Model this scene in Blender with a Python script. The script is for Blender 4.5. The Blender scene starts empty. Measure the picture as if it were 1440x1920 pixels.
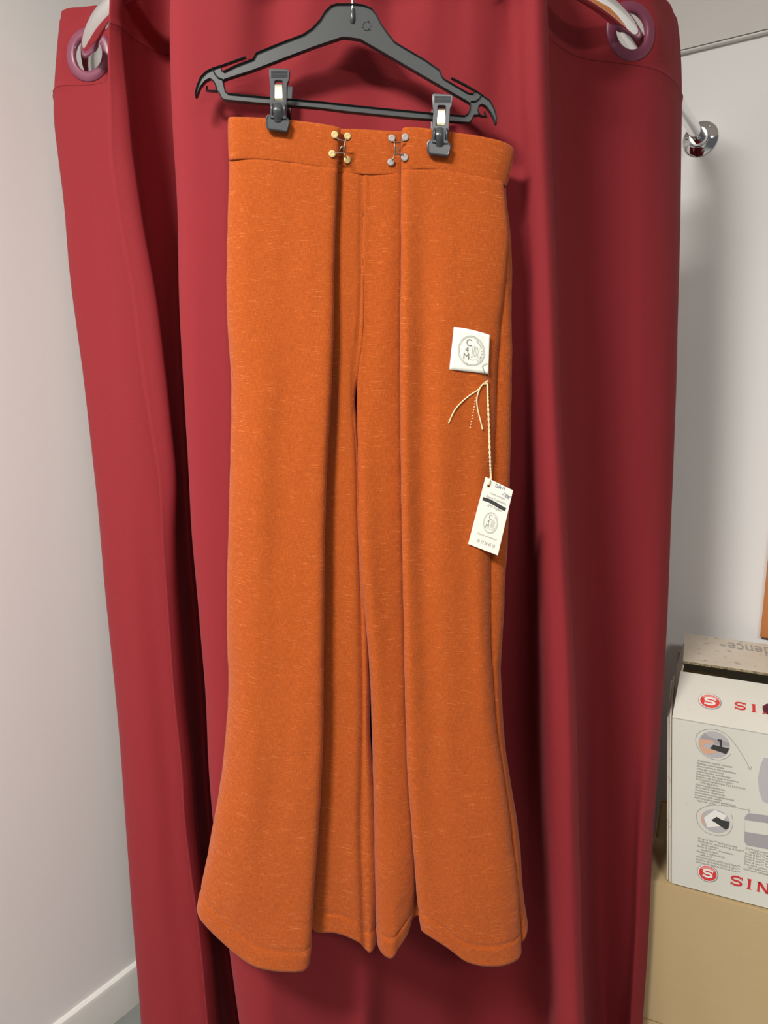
import bpy, bmesh, math, random
import numpy as np
from mathutils import Vector, Matrix, noise as mnoise
random.seed(4); np.random.seed(4)
S = bpy.context.scene
COL = S.collection
V = lambda *a: np.array(a, float)
def unit(a): a = np.asarray(a, float); return a / (np.linalg.norm(a) + 1e-12)

# ------------------------------------------------------------------ camera
F_PX = 1330.0
PITCH, ROLL = math.radians(9.4), math.radians(.65)
CAM = V(0, 0, 1.5)
Fw = V(0, math.cos(PITCH), -math.sin(PITCH)); R0 = V(1, 0, 0); U0 = V(0, math.sin(PITCH), math.cos(PITCH))
Rr = R0 * math.cos(ROLL) + U0 * math.sin(ROLL)
Uu = U0 * math.cos(ROLL) - R0 * math.sin(ROLL)
cd = bpy.data.cameras.new('camera'); cam = bpy.data.objects.new('camera', cd); COL.objects.link(cam)
cd.sensor_fit = 'VERTICAL'; cd.sensor_height = 36; cd.lens = F_PX / 1920 * 36; cd.clip_start = .02
cam.matrix_world = Matrix(((Rr[0], Uu[0], -Fw[0], CAM[0]), (Rr[1], Uu[1], -Fw[1], CAM[1]), (Rr[2], Uu[2], -Fw[2], CAM[2]), (0, 0, 0, 1)))
S.camera = cam
def ray(px, py): return Fw + Rr * (px - 720) / F_PX + Uu * (960 - py) / F_PX
def at(px, py, Y):
    d = ray(px, py); return CAM + d * (Y / d[1])
def on_plane(px, py, p0, n):
    d = ray(px, py); return CAM + d * (np.dot(p0 - CAM, n) / np.dot(d, n))
def proj(p):
    q = p - CAM; w = q @ Fw
    return 720 + (q @ Rr) / w * F_PX, 960 - (q @ Uu) / w * F_PX
def at_z(pxfun, Y, z):
    """world point at depth Y and height z whose picture column follows the contour"""
    py = proj(V(0, Y, z))[1]
    for _ in range(3):
        p = at(pxfun(py), py, Y)
        py += (proj(V(p[0], Y, z))[1] - py)
    return V(p[0], Y, z)

# ------------------------------------------------------------------ maths helpers
def pchip(pts):
    xs = np.array([p[0] for p in pts], float); ys = np.array([p[1] for p in pts], float)
    if len(xs) == 1: return lambda x: ys[0]
    h = np.diff(xs); dl = np.diff(ys) / h
    m = np.zeros(len(xs)); m[0], m[-1] = dl[0], dl[-1]
    for i in range(1, len(xs) - 1):
        m[i] = (dl[i - 1] * h[i] + dl[i] * h[i - 1]) / (h[i] + h[i - 1])
    def f(x):
        if x <= xs[0]: return ys[0] + m[0] * (x - xs[0])
        if x >= xs[-1]: return ys[-1] + m[-1] * (x - xs[-1])
        i = int(np.searchsorted(xs, x) - 1); t = (x - xs[i]) / h[i]
        return ((1 + 2*t) * (1-t)**2 * ys[i] + t * (1-t)**2 * h[i] * m[i] + t*t*(3-2*t) * ys[i+1] + t*t*(t-1) * h[i] * m[i+1])
    return f
def inv(pts): return pchip([(b, a) for a, b in pts])
def hold(pts):
    f = pchip(pts); a, b = pts[0][0], pts[-1][0]
    return lambda x: f(min(max(x, a), b))
def catrom(P, counts, closed):
    """centripetal Catmull-Rom through control rows P (n,3)"""
    n = len(P); out = []
    segs = n if closed else n - 1
    for i in range(segs):
        if closed: p0, p1, p2, p3 = P[(i-1) % n], P[i], P[(i+1) % n], P[(i+2) % n]
        else:
            p1, p2 = P[i], P[i+1]
            p0 = P[i-1] if i > 0 else 2*p1 - p2
            p3 = P[i+2] if i+2 < n else 2*p2 - p1
        t0 = 0; t1 = t0 + max(np.linalg.norm(p1-p0), 1e-5)**.5; t2 = t1 + max(np.linalg.norm(p2-p1), 1e-5)**.5; t3 = t2 + max(np.linalg.norm(p3-p2), 1e-5)**.5
        for k in range(counts[i]):
            t = t1 + (t2-t1) * k / counts[i]
            A1 = (t1-t)/(t1-t0)*p0 + (t-t0)/(t1-t0)*p1; A2 = (t2-t)/(t2-t1)*p1 + (t-t1)/(t2-t1)*p2; A3 = (t3-t)/(t3-t2)*p2 + (t-t2)/(t3-t2)*p3
            B1 = (t2-t)/(t2-t0)*A1 + (t-t0)/(t2-t0)*A2; B2 = (t3-t)/(t3-t1)*A2 + (t-t1)/(t3-t1)*A3
            out.append((t2-t)/(t2-t1)*B1 + (t-t1)/(t2-t1)*B2)
    if not closed: out.append(P[-1])
    return np.array(out)
def smooth(a, b, x): t = min(max((x-a)/(b-a), 0), 1); return t*t*(3-2*t)

# ------------------------------------------------------------------ object helpers
ORI = {}
def tagged(o, label=None, cat=None, group=None, kind=None):
    if label: o['label'] = label
    if cat: o['category'] = cat
    if group: o['group'] = group
    if kind: o['kind'] = kind
    return o
def empty(name, loc, label=None, cat=None, group=None, kind=None):
    o = bpy.data.objects.new(name, None); COL.objects.link(o); o.location = loc; o.empty_display_size = .05
    ORI[o.name] = np.array(loc, float)
    return tagged(o, label, cat, group, kind)
def link(me, name, mats, parent=None, origin=None, angle=40):
    if parent is not None: org = ORI[parent.name]
    elif origin is not None: org = np.array(origin, float)
    else:
        co = np.array([v.co[:] for v in me.vertices]); org = V((co[:,0].min()+co[:,0].max())/2, (co[:,1].min()+co[:,1].max())/2, co[:,2].min())
    me.transform(Matrix.Translation(Vector(-org)))
    for m in (mats if isinstance(mats, (list, tuple)) else [mats]): me.materials.append(m)
    me.shade_smooth()
    if angle is not None and angle < 180: me.set_sharp_from_angle(angle=math.radians(angle))
    o = bpy.data.objects.new(name, me); COL.objects.link(o)
    if parent is None: o.location = org
    else: o.parent = parent
    ORI[o.name] = org
    return o
class MB:
    def __init__(s): s.v = []; s.f = []; s.m = []; s.cur = 0
    def add(s, vs, fs):
        b = len(s.v); s.v += [tuple(map(float, p)) for p in vs]
        for f in fs: s.f.append(tuple(b+i for i in f)); s.m.append(s.cur)
        return s
    def mat(s, i): s.cur = i; return s
    def mesh(s, name='m'):
        me = bpy.data.meshes.new(name); me.from_pydata(s.v, [], s.f); me.update()
        me.polygons.foreach_set('material_index', s.m)
        return me
    def build(s, name, mats, parent=None, angle=40, bevel=0, recalc=True, origin=None):
        me = s.mesh(name)
        bm = bmesh.new(); bm.from_mesh(me)
        if recalc: bmesh.ops.recalc_face_normals(bm, faces=bm.faces)
        if bevel: bmesh.ops.bevel(bm, geom=[e for e in bm.edges if len(e.link_faces) == 2 and e.calc_face_angle(0) > .6], offset=bevel, segments=2, affect='EDGES', clamp_overlap=True)
        bm.to_mesh(me); bm.free()
        return link(me, name, mats, parent, origin, angle)
    def box(s, o, a, b, c):
        """corner o, edge vectors a b c"""
        o, a, b, c = [np.asarray(q, float) for q in (o, a, b, c)]
        P = [o, o+a, o+a+b, o+b, o+c, o+a+c, o+a+b+c, o+b+c]
        return s.add(P, [(0,1,2,3), (4,7,6,5), (0,4,5,1), (1,5,6,2), (2,6,7,3), (3,7,4,0)])
    def tube(s, pts, r, seg=10, sy=1.0, yc=None, caps=True, closed=False):
        pts = [np.asarray(p, float) for p in pts]; n = len(pts)
        rs = r if hasattr(r, '__len__') else [r]*n
        T = [unit((pts[(i+1) % n] if closed else pts[min(i+1, n-1)]) - (pts[i-1] if closed or i > 0 else pts[0])) for i in range(n)]
        u = np.cross(T[0], V(0, 0, 1));
        if np.linalg.norm(u) < .1: u = np.cross(T[0], V(0, 1, 0))
        u = unit(u); vs = []
        for i in range(n):
            u = unit(u - T[i]*np.dot(u, T[i])); w = np.cross(T[i], u)
            for k in range(seg):
                a = 2*math.pi*k/seg; p = pts[i] + rs[i]*(math.cos(a)*u + math.sin(a)*w)
                if sy != 1: p[1] = pts[i][1] + (p[1]-pts[i][1])*sy
                vs.append(p)
        fs = [(i*seg+k, i*seg+(k+1) % seg, ((i+1) % n)*seg+(k+1) % seg, ((i+1) % n)*seg+k) for i in range(n if closed else n-1) for k in range(seg)]
        if caps and not closed: fs += [tuple(range(seg))[::-1], tuple(range((n-1)*seg, n*seg))]
        return s.add(vs, fs)
    def lathe(s, c, axis, prof, seg=32, sx=1.0):
        """prof: (radius, height along axis)"""
        c = np.asarray(c, float); ax = unit(axis); u = np.cross(ax, V(0, 0, 1))
        if np.linalg.norm(u) < .1: u = V(1, 0, 0)
        u = unit(u); w = np.cross(ax, u); vs = []
        for (r, h) in prof:
            for k in range(seg):
                a = 2*math.pi*k/seg; vs.append(c + ax*h + r*(math.cos(a)*u + math.sin(a)*w))
        fs = [(i*seg+k, i*seg+(k+1) % seg, (i+1)*seg+(k+1) % seg, (i+1)*seg+k) for i in range(len(prof)-1) for k in range(seg)]
        return s.add(vs, fs)
    def ball(s, c, r, seg=12):
        return s.lathe(c, V(0, 0, 1), [(max(r*math.sin(math.pi*i/8), 1e-5), -r*math.cos(math.pi*i/8)) for i in range(9)], seg)
def curve_mesh(outer, holes=(), extrude=.001, bevel=0):
    """filled 2D outline (x, y) with thickness along z"""
    cu = bpy.data.curves.new('c', 'CURVE'); cu.dimensions = '2D'; cu.fill_mode = 'BOTH'; cu.extrude = extrude; cu.bevel_depth = bevel; cu.bevel_resolution = 1
    for ring in [outer] + list(holes):
        sp = cu.splines.new('POLY'); sp.points.add(len(ring)-1); sp.use_cyclic_u = True
        for p, q in zip(sp.points, ring): p.co = (q[0], q[1], 0, 1)
    o = bpy.data.objects.new('c', cu); me = bpy.data.meshes.new_from_object(o)
    vs = np.array([v.co[:] for v in me.vertices]); fs = [tuple(p.vertices) for p in me.polygons]
    bpy.data.objects.remove(o); bpy.data.curves.remove(cu); bpy.data.meshes.remove(me)
    return vs, fs
def text_mesh(body, size=1, extrude=0.0, align='LEFT', shear=0, offset=0, spacing=1):
    cu = bpy.data.curves.new('t', 'FONT'); cu.body = body; cu.size = size; cu.extrude = extrude; cu.align_x = align; cu.shear = shear; cu.offset = offset; cu.resolution_u = (5 if len(body) < 14 else 2); cu.space_character = spacing
    o = bpy.data.objects.new('t', cu); me = bpy.data.meshes.new_from_object(o)
    vs = np.array([v.co[:] for v in me.vertices]).reshape(-1, 3); fs = [tuple(p.vertices) for p in me.polygons]
    bpy.data.objects.remove(o); bpy.data.curves.remove(cu); bpy.data.meshes.remove(me)
    return vs, fs
def frame_map(o, right, up):
    o = np.asarray(o, float); right = unit(right); up = np.asarray(up, float); up = unit(up - right*np.dot(up, right)); n = np.cross(right, up)
    return lambda vs: [o + right*p[0] + up*p[1] + n*p[2] for p in vs]
def rounded(x0, y0, x1, y1, r, k=5):
    out = []
    for cx, cy, a0 in ((x1-r, y1-r, 0), (x0+r, y1-r, 90), (x0+r, y0+r, 180), (x1-r, y0+r, 270)):
        for i in range(k+1):
            a = math.radians(a0 + 90*i/k); out.append((cx+r*math.cos(a), cy+r*math.sin(a)))
    return out
def circle_pts(cx, cy, rx, ry=None, n=48): return [(cx+rx*math.cos(2*math.pi*i/n), cy+(ry or rx)*math.sin(2*math.pi*i/n)) for i in range(n)]
def poly_stroke(pts, w, closed=False):
    """2D ribbon (x,y,0) along a polyline"""
    pts = [np.array(p[:2], float) for p in pts]; n = len(pts); L = []; Rg = []
    for i in range(n):
        a = pts[i-1] if (i > 0 or closed) else pts[i]; b = pts[(i+1) % n] if (i < n-1 or closed) else pts[i]
        t = (b-a)/(np.linalg.norm(b-a)+1e-12); nn = np.array([-t[1], t[0]])*w/2; L.append(pts[i]+nn); Rg.append(pts[i]-nn)
    vs = [(p[0], p[1], 0) for p in L+Rg]
    return np.array(vs), [(i, (i+1) % n, n+(i+1) % n, n+i) for i in range(n if closed else n-1)]

# ------------------------------------------------------------------ materials
def mat(name, color, rough=.5, metal=0, spec=.5, coat=0, sheen=0, trans=0):
    m = bpy.data.materials.new(name); m.use_nodes = True; b = m.node_tree.nodes['Principled BSDF']
    b.inputs['Base Color'].default_value = (*color, 1); b.inputs['Roughness'].default_value = rough; b.inputs['Metallic'].default_value = metal
    b.inputs['Specular IOR Level'].default_value = spec; b.inputs['Coat Weight'].default_value = coat; b.inputs['Sheen Weight'].default_value = sheen
    b.inputs['Transmission Weight'].default_value = trans
    return m
class N:
    def __init__(s, m): s.m = m; s.t = m.node_tree; s.b = s.t.nodes['Principled BSDF']
    def n(s, typ, **kw):
        x = s.t.nodes.new(typ)
        for k, v in kw.items(): setattr(x, k, v)
        return x
    def l(s, a, b): s.t.links.new(a, b)
    def coords(s, which, scale):
        tc = s.n('ShaderNodeTexCoord'); mp = s.n('ShaderNodeMapping'); mp.inputs['Scale'].default_value = scale; s.l(tc.outputs[which], mp.inputs['Vector']); return mp.outputs['Vector']
    def noise(s, vec, scale=1, detail=2, rough=.5):
        x = s.n('ShaderNodeTexNoise'); x.inputs['Scale'].default_value = scale; x.inputs['Detail'].default_value = detail; x.inputs['Roughness'].default_value = rough; s.l(vec, x.inputs['Vector']); return x.outputs['Fac']
    def ramp(s, fac, stops):
        x = s.n('ShaderNodeValToRGB'); el = x.color_ramp.elements
        while len(el) < len(stops): el.new(.5)
        for e, (p, c) in zip(el, stops): e.position = p; e.color = (*c, 1) if len(c) == 3 else c
        s.l(fac, x.inputs['Fac']); return x.outputs['Color']
    def mix(s, fac, a, b, mode='MIX'):
        x = s.n('ShaderNodeMix', data_type='RGBA', blend_type=mode)
        for sock, val in ((x.inputs[0], fac), (x.inputs[6], a), (x.inputs[7], b)):
            if hasattr(val, 'is_output'): s.l(val, sock)
            elif isinstance(val, (int, float)): sock.default_value = val
            else: sock.default_value = (*val, 1)
        return x.outputs[2]
    def math(s, op, a, b=0.0):
        x = s.n('ShaderNodeMath', operation=op)
        for sock, val in ((x.inputs[0], a), (x.inputs[1], b)):
            if hasattr(val, 'is_output'): s.l(val, sock)
            else: sock.default_value = val
        return x.outputs[0]
    def color(s, c): s.l(c, s.b.inputs['Base Color'])
    def bump(s, h, strength=.3, dist=.001):
        x = s.n('ShaderNodeBump'); x.inputs['Strength'].default_value = strength; x.inputs['Distance'].default_value = dist; s.l(h, x.inputs['Height']); s.l(x.outputs['Normal'], s.b.inputs['Normal'])

# rust slub weave
M_SLUB = mat('rust_slub_weave', (.62, .105, .012), .92, spec=.15, sheen=.12)
q = N(M_SLUB)
g1 = q.noise(q.coords('UV', (48, 980, 1)), 1, 1.2, .5)             # long thin weft slubs
g1m = q.noise(q.coords('UV', (16, 30, 1)), 1, 2.5, .6)
gd = q.noise(q.coords('UV', (620, 980, 1)), 1, 0, .5)              # beads along a slub
wf = q.noise(q.coords('UV', (170, 1050, 1)), 1, 1, .5)             # fine weft
wp = q.noise(q.coords('UV', (1050, 130, 1)), 1, 1, .5)             # fine warp
blotch = q.noise(q.coords('UV', (30, 22, 1)), 1, 3, .6)
slub = q.ramp(q.math('ADD', g1, q.math('MULTIPLY', g1m, .30)), [(.792, (0, 0, 0)), (.836, (1, 1, 1))])
bead = q.ramp(gd, [(.42, (0, 0, 0)), (.56, (1, 1, 1))])
cross = q.math('MULTIPLY', wf, wp)
cr_ = q.ramp(cross, [(.14, (0, 0, 0)), (.38, (1, 1, 1))])
base = q.mix(cr_, (.35, .064, .0085), (.485, .100, .013))
base = q.mix(q.math('MULTIPLY', blotch, .35), base, (.39, .073, .010))
sl2 = q.math('MULTIPLY', slub, q.math('ADD', .22, q.math('MULTIPLY', bead, .6)))
base = q.mix(q.math('MULTIPLY', slub, .25), base, (.27, .040, .007))
q.color(q.mix(sl2, base, (.70, .185, .046)))
hgt = q.math('ADD', q.math('MULTIPLY', sl2, 1.1), q.math('MULTIPLY', cr_, .55))
q.bump(hgt, .5, .0006)

def curtain_mat():
    m = mat('crimson_polyester', (.4, .03, .045), .78, spec=.12, sheen=.04); q = N(m)
    q.b.inputs['Sheen Tint'].default_value = (1, .55, .6, 1)
    w = q.noise(q.coords('UV', (900, 900, 1)), 1, 1, .5); w2 = q.noise(q.coords('UV', (6, 2, 1)), 1, 3, .5)
    c = q.mix(w, (.225, .0215, .027), (.295, .028, .0345)); c = q.mix(q.math('MULTIPLY', w2, .25), c, (.225, .019, .0255))
    sp_ = q.n('ShaderNodeSeparateXYZ'); q.l(q.coords('UV', (1, 1, 1)), sp_.inputs[0]); near = q.math('LESS_THAN', q.math('ABSOLUTE', q.math('SUBTRACT', sp_.outputs[1], .1185)), .0007)
    c = q.mix(q.math('MULTIPLY', near, .75), c, (.11, .008, .014)); q.color(c)
    wt = q.n('ShaderNodeTexWave', wave_type='BANDS', bands_direction='DIAGONAL'); wt.inputs['Scale'].default_value = 1; wt.inputs['Distortion'].default_value = .6
    q.l(q.coords('UV', (420, 420, 1)), wt.inputs['Vector'])
    q.bump(q.math('ADD', wt.outputs['Fac'], w), .22, .0004)
    return m
M_CURT = curtain_mat()
M_EYE = mat('plum_plastic', (.20, .045, .085), .36, spec=.5)
M_CHROME = mat('chrome', (.86, .86, .87), .07, metal=1)
M_BLACK = mat('charcoal_plastic', (.030, .034, .035), .42, spec=.5); q = N(M_BLACK)
q.bump(q.noise(q.coords('Object', (400, 400, 400)), 1, 2), .08, .0005)
M_CLIP = mat('dark_grey_clip_plastic', (.052, .056, .062), .30, spec=.5)
M_SPRING = mat('pale_spring_steel', (.78, .74, .60), .32, metal=.85)
M_HOOK = mat('dull_steel', (.42, .42, .43), .3, metal=1)
M_BRASS = mat('brass_stud', (.46, .35, .15), .5, metal=.5)
M_SILVER = mat('silver_stud', (.29, .27, .26), .48, metal=.6)
M_WIRE = mat('bronze_wire', (.24, .16, .12), .35, metal=.8)
def plaster(name, c, c2):
    m = mat(name, c, .75, spec=.3); q = N(m)
    n1 = q.noise(q.coords('Object', (1.3, 1.3, 1.3)), 1, 4, .55); n2 = q.noise(q.coords('Object', (160, 160, 160)), 1, 2)
    q.color(q.mix(n1, c, c2)); q.bump(n2, .12, .0008); return m
M_WALL = plaster('white_wall_paint', (.84, .825, .80), (.86, .845, .82))
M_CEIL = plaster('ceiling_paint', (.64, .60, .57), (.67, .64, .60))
M_TRIM = mat('white_gloss_trim', (.74, .73, .69), .28)
M_FLOOR = mat('grey_vinyl', (.2, .21, .2), .5); q = N(M_FLOOR)
q.color(q.mix(q.noise(q.coords('Object', (9, 9, 9)), 1, 5, .65), (.15, .16, .155), (.26, .27, .255)))
M_KRAFT = mat('kraft_cardboard', (.5, .36, .2), .85, spec=.2); q = N(M_KRAFT)
k1 = q.noise(q.coords('Object', (3, 3, 3)), 1, 4); k2 = q.noise(q.coords('Object', (30, 30, 400)), 1, 2)
q.color(q.mix(q.math('MULTIPLY', k2, .4), q.mix(k1, (.50, .37, .19), (.60, .455, .25)), (.44, .32, .17))); q.bump(k2, .1, .0006)
M_EDGE = mat('corrugated_edge', (.30, .23, .10), .9, spec=.1); q = N(M_EDGE)
q.color(q.mix(q.ramp(q.noise(q.coords('Object', (330, 330, 520)), 1, 2), [(.42, (0, 0, 0)), (.58, (1, 1, 1))]), (.16, .125, .07), (.42, .36, .22)))
M_CARTON = mat('white_printed_carton', (.72, .70, .62), .45, spec=.4); q = N(M_CARTON)
k1 = q.noise(q.coords('Object', (7, 7, 7)), 1, 5, .6); k2 = q.noise(q.coords('Object', (42, 42, 42)), 1, 3, .6)
q.color(q.mix(q.ramp(k2, [(.66, (0, 0, 0)), (.76, (.5, .5, .5))]), q.mix(k1, (.66, .655, .585), (.76, .74, .66)), (.50, .42, .31)))
M_DIRTY = mat('grubby_white_carton', (.66, .6, .48), .55); q = N(M_DIRTY)
k1 = q.noise(q.coords('Object', (12, 12, 12)), 1, 6, .65); k2 = q.noise(q.coords('Object', (60, 60, 60)), 1, 3)
q.color(q.mix(q.ramp(k2, [(.60, (0, 0, 0)), (.72, (.6, .6, .6))]), q.mix(k1, (.55, .50, .40), (.78, .73, .62)), (.34, .25, .17)))
M_RED = mat('red_print', (.62, .035, .035), .4)
M_REDG = mat('red_badge_gloss', (.70, .035, .03), .15, coat=.6)
M_PINK = mat('badge_highlight_pink', (.80, .30, .27), .2)
M_WHITE = mat('white_print', (.86, .84, .79), .4)
M_GREY = mat('grey_print', (.36, .35, .33), .5)
M_SILPR = mat('silver_print', (.36, .37, .38), .3, metal=.3)
M_INK = mat('black_ink', (.045, .045, .04), .5)
M_FINE = mat('thin_grey_ink', (.22, .23, .20), .5)
M_PEN = mat('blue_pen_ink', (.10, .11, .22), .5)
M_SKIN = mat('printed_skin_tone', (.72, .42, .28), .5)
M_MACH = mat('printed_pale_grey', (.50, .48, .49), .5)
M_MACH2 = mat('printed_mid_grey', (.38, .36, .37), .5)
M_PLUM = mat('dark_plum_print', (.09, .012, .028), .35)
M_PAPER = mat('ivory_card', (.82, .80, .70), .6); q = N(M_PAPER)
q.color(q.mix(q.noise(q.coords('Object', (900, 900, 900)), 1, 2), (.80, .79, .70), (.88, .87, .78)))
M_TAPE = mat('ivory_label_cloth', (.86, .85, .76), .8, spec=.2); q = N(M_TAPE)
q.bump(q.noise(q.coords('Object', (1300, 1300, 1300)), 1, 1), .3, .0003)
M_STRING = mat('cream_cotton_twine', (.80, .66, .40), .9, spec=.1)
M_ORANGE = mat('orange_panel_paint', (.56, .20, .06), .5); q = N(M_ORANGE)
q.color(q.mix(q.noise(q.coords('Object', (40, 40, 6)), 1, 3), (.52, .185, .05), (.62, .235, .07)))

# ------------------------------------------------------------------ the room
MV = unit(V(.559, .829, 0)); NV = V(MV[1], -MV[0], 0)      # left wall runs along MV; right wall along NV
ROD_Z = 2.03; RAD = .475; O2 = V(-.038, 1.412, 0)
LW = V(-.608, 1.547, 0)                                     # a point on the left wall
RW = V(.634, 1.567, 0) + MV*.018                            # a point on the right wall
corner = LW + MV * np.dot(RW-LW, MV)
LEFT_END = LW - MV*4.2; RIGHT_END = corner + NV*3.4
Hc = 2.85; T = .1
b = MB().box(LEFT_END, corner + MV*T - LEFT_END, -NV*T, V(0, 0, Hc)); b.build('wall_left', M_WALL, angle=30)['kind'] = 'structure'
b = MB().box(corner, RIGHT_END - corner, MV*T, V(0, 0, Hc)); b.build('wall_right', M_WALL, angle=30)['kind'] = 'structure'
FL = corner - NV*T + MV*T
b = MB().box(FL - V(0, 0, .05), NV*(3.4+2*T), -MV*5.2, V(0, 0, .05)); b.build('floor', M_FLOOR, angle=30)['kind'] = 'structure'
b = MB().box(FL + V(0, 0, Hc), NV*(3.4+2*T), -MV*5.2, V(0, 0, .06)); b.build('ceiling', M_CEIL, angle=30)['kind'] = 'structure'
SOF = 2.207
b = MB().box(corner + V(0, 0, SOF), NV*3.4, -MV*.012, V(0, 0, Hc-SOF)); b.build('trim_2', M_CEIL, angle=30)['kind'] = 'structure'
# thin edge strip between bulkhead and right wall
b = MB().box(corner + V(0, 0, SOF-.006), NV*3.4, -MV*.0145, V(0, 0, .003)); b.build('trim_1', M_TRIM, bevel=.001)['kind'] = 'structure'
def baseboard(name, o, L, along, out):
    pr = [(0, 0), (.014, 0), (.014, .094), (.011, .103), (.004, .107), (0, .107)]; vs = []
    for s_ in (0, L):
        for a, z in pr: vs.append(o + along*s_ + out*a + V(0, 0, z))
    n = len(pr); fs = [(i, (i+1) % n, n+(i+1) % n, n+i) for i in range(n)] + [tuple(range(n)), tuple(range(2*n-1, n-1, -1))]
    MB().add(vs, fs).build(name, M_TRIM, angle=25)['kind'] = 'structure'
baseboard('baseboard_left', LEFT_END, np.linalg.norm(corner-LEFT_END), MV, NV)
baseboard('baseboard_right', corner, 3.4, NV, -MV)

# orange panel fixed on the right wall, its left edge just inside the frame
pn = -MV
pa = on_plane(1441, 938, RW, MV); pb = on_plane(1426, 1192, RW, MV)
sA = np.dot(pb-RW, NV); zb = pb[2]; za = 1.46
b = MB().box(RW*V(1,1,0) + NV*sA + V(0, 0, zb), NV*.45, -MV*.012, V(0, 0, .70))
o = b.build('wall_panel', M_ORANGE, bevel=.0015); tagged(o, 'flat orange panel fixed on the white wall above the sewing machine carton', 'wall panel')

# ------------------------------------------------------------------ chrome curtain rail
def arcpt(a): return O2 + RAD*V(math.cos(a), math.sin(a), 0)
aR = math.atan2(NV[1], NV[0])
end_r = O2 + NV*RAD; end_l = O2 - NV*RAD
dR = np.dot(RW-end_r, MV); dL = np.dot(RW-end_l, MV)
path = [end_r + MV*dR*t for t in np.linspace(1, 0, 14)][:-1] + [arcpt(aR - math.pi*t) for t in np.linspace(0, 1, 60)] + [end_l + MV*dL*t for t in np.linspace(0, 1, 12)][1:]
path = [p*V(1, 1, 0) + V(0, 0, ROD_Z) for p in path]
root = empty('curtain_rail', path[0], 'curved chrome curtain rail threaded through the eyelets of the red curtains', 'curtain rail')
MB().tube(path, .0125, 28).build('rail_tube', M_CHROME, root, angle=60)
for e in (path[0], path[-1]):
    p = MB().lathe(e, -MV, [(.0001, .0), (.034, .0), (.0345, .003), (.032, .0055), (.022, .0075), (.0185, .010), (.0175, .024), (.0165, .026), (.0125, .026)], 40).build('wall_flange', M_CHROME, root, angle=50)
    for a in (50, 170, 290):
        c = e + (NV*math.cos(math.radians(a)) + V(0, 0, 1)*math.sin(math.radians(a)))*.026 - MV*.0062
        sc = MB().lathe(c, -MV, [(.0035, -.001), (.0034, .001), (.0022, .0019), (.0001, .0021)], 14)
        sc.build('screw', M_HOOK, p)
def rod_sd(p):
    d = p[:2] - O2[:2]; a = np.dot(d, MV[:2]); b_ = np.dot(d, NV[:2])
    return (abs(b_) - RAD) if a > 0 else (np.linalg.norm(d) - RAD)

# ------------------------------------------------------------------ cloth grids
def grid_normals(P, closed):
    if closed: du = np.roll(P, -1, 1) - np.roll(P, 1, 1)
    else: du = np.gradient(P, axis=1)
    dv = np.gradient(P, axis=0)
    n = np.cross(du, dv); n /= (np.linalg.norm(n, axis=2, keepdims=True) + 1e-12); return n
def arcs(P, closed):
    seg = np.linalg.norm((np.roll(P, -1, 1) if closed else P[:, 1:]) - (P if closed else P[:, :-1]), axis=2).mean(0)
    u = np.concatenate([[0], np.cumsum(seg)]); v = np.concatenate([[0], np.cumsum(np.linalg.norm(np.diff(P, axis=0), axis=2).mean(1))])
    return u, v
def grid_mesh(P, closed, u, v, hole=None, name='cloth', flip=False, zmix=0):
    nr, nc = P.shape[:2]; me = bpy.data.meshes.new(name); vs = P.reshape(-1, 3); fs = []; uvs = []
    for j in range(nr-1):
        for i in range(nc if closed else nc-1):
            i2 = (i+1) % nc
            if hole and hole(j, i, i2): continue
            fc = (j*nc+i, (j+1)*nc+i, (j+1)*nc+i2, j*nc+i2); uu = ((u[i], v[j]), (u[i], v[j+1]), (u[i+1], v[j+1]), (u[i+1], v[j]))
            if flip: fc, uu = fc[::-1], uu[::-1]
            fs.append(fc); uvs += uu
    if zmix:
        zt_ = P[0, :, 2].max(); uvs = []
        for j in range(nr-1):
            for i in range(nc if closed else nc-1):
                i2 = (i+1) % nc; q4 = ((i, j, i), (i, j+1, i), (i+1, j+1, i2), (i+1, j, i2)); uu = tuple((u[a], zmix*(zt_-P[b_, c_i, 2]) + (1-zmix)*v[b_]) for a, b_, c_i in q4)
                uvs += uu[::-1] if flip else uu
    me.from_pydata(vs.tolist(), [], fs); me.update()
    lay = me.uv_layers.new(name='UVMap'); lay.data.foreach_set('uv', np.array(uvs).ravel())
    return me
def solid(o, t, off=-1):
    m = o.modifiers.new('thickness', 'SOLIDIFY'); m.thickness = t; m.offset = off; m.use_even_offset = False; return o

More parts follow.
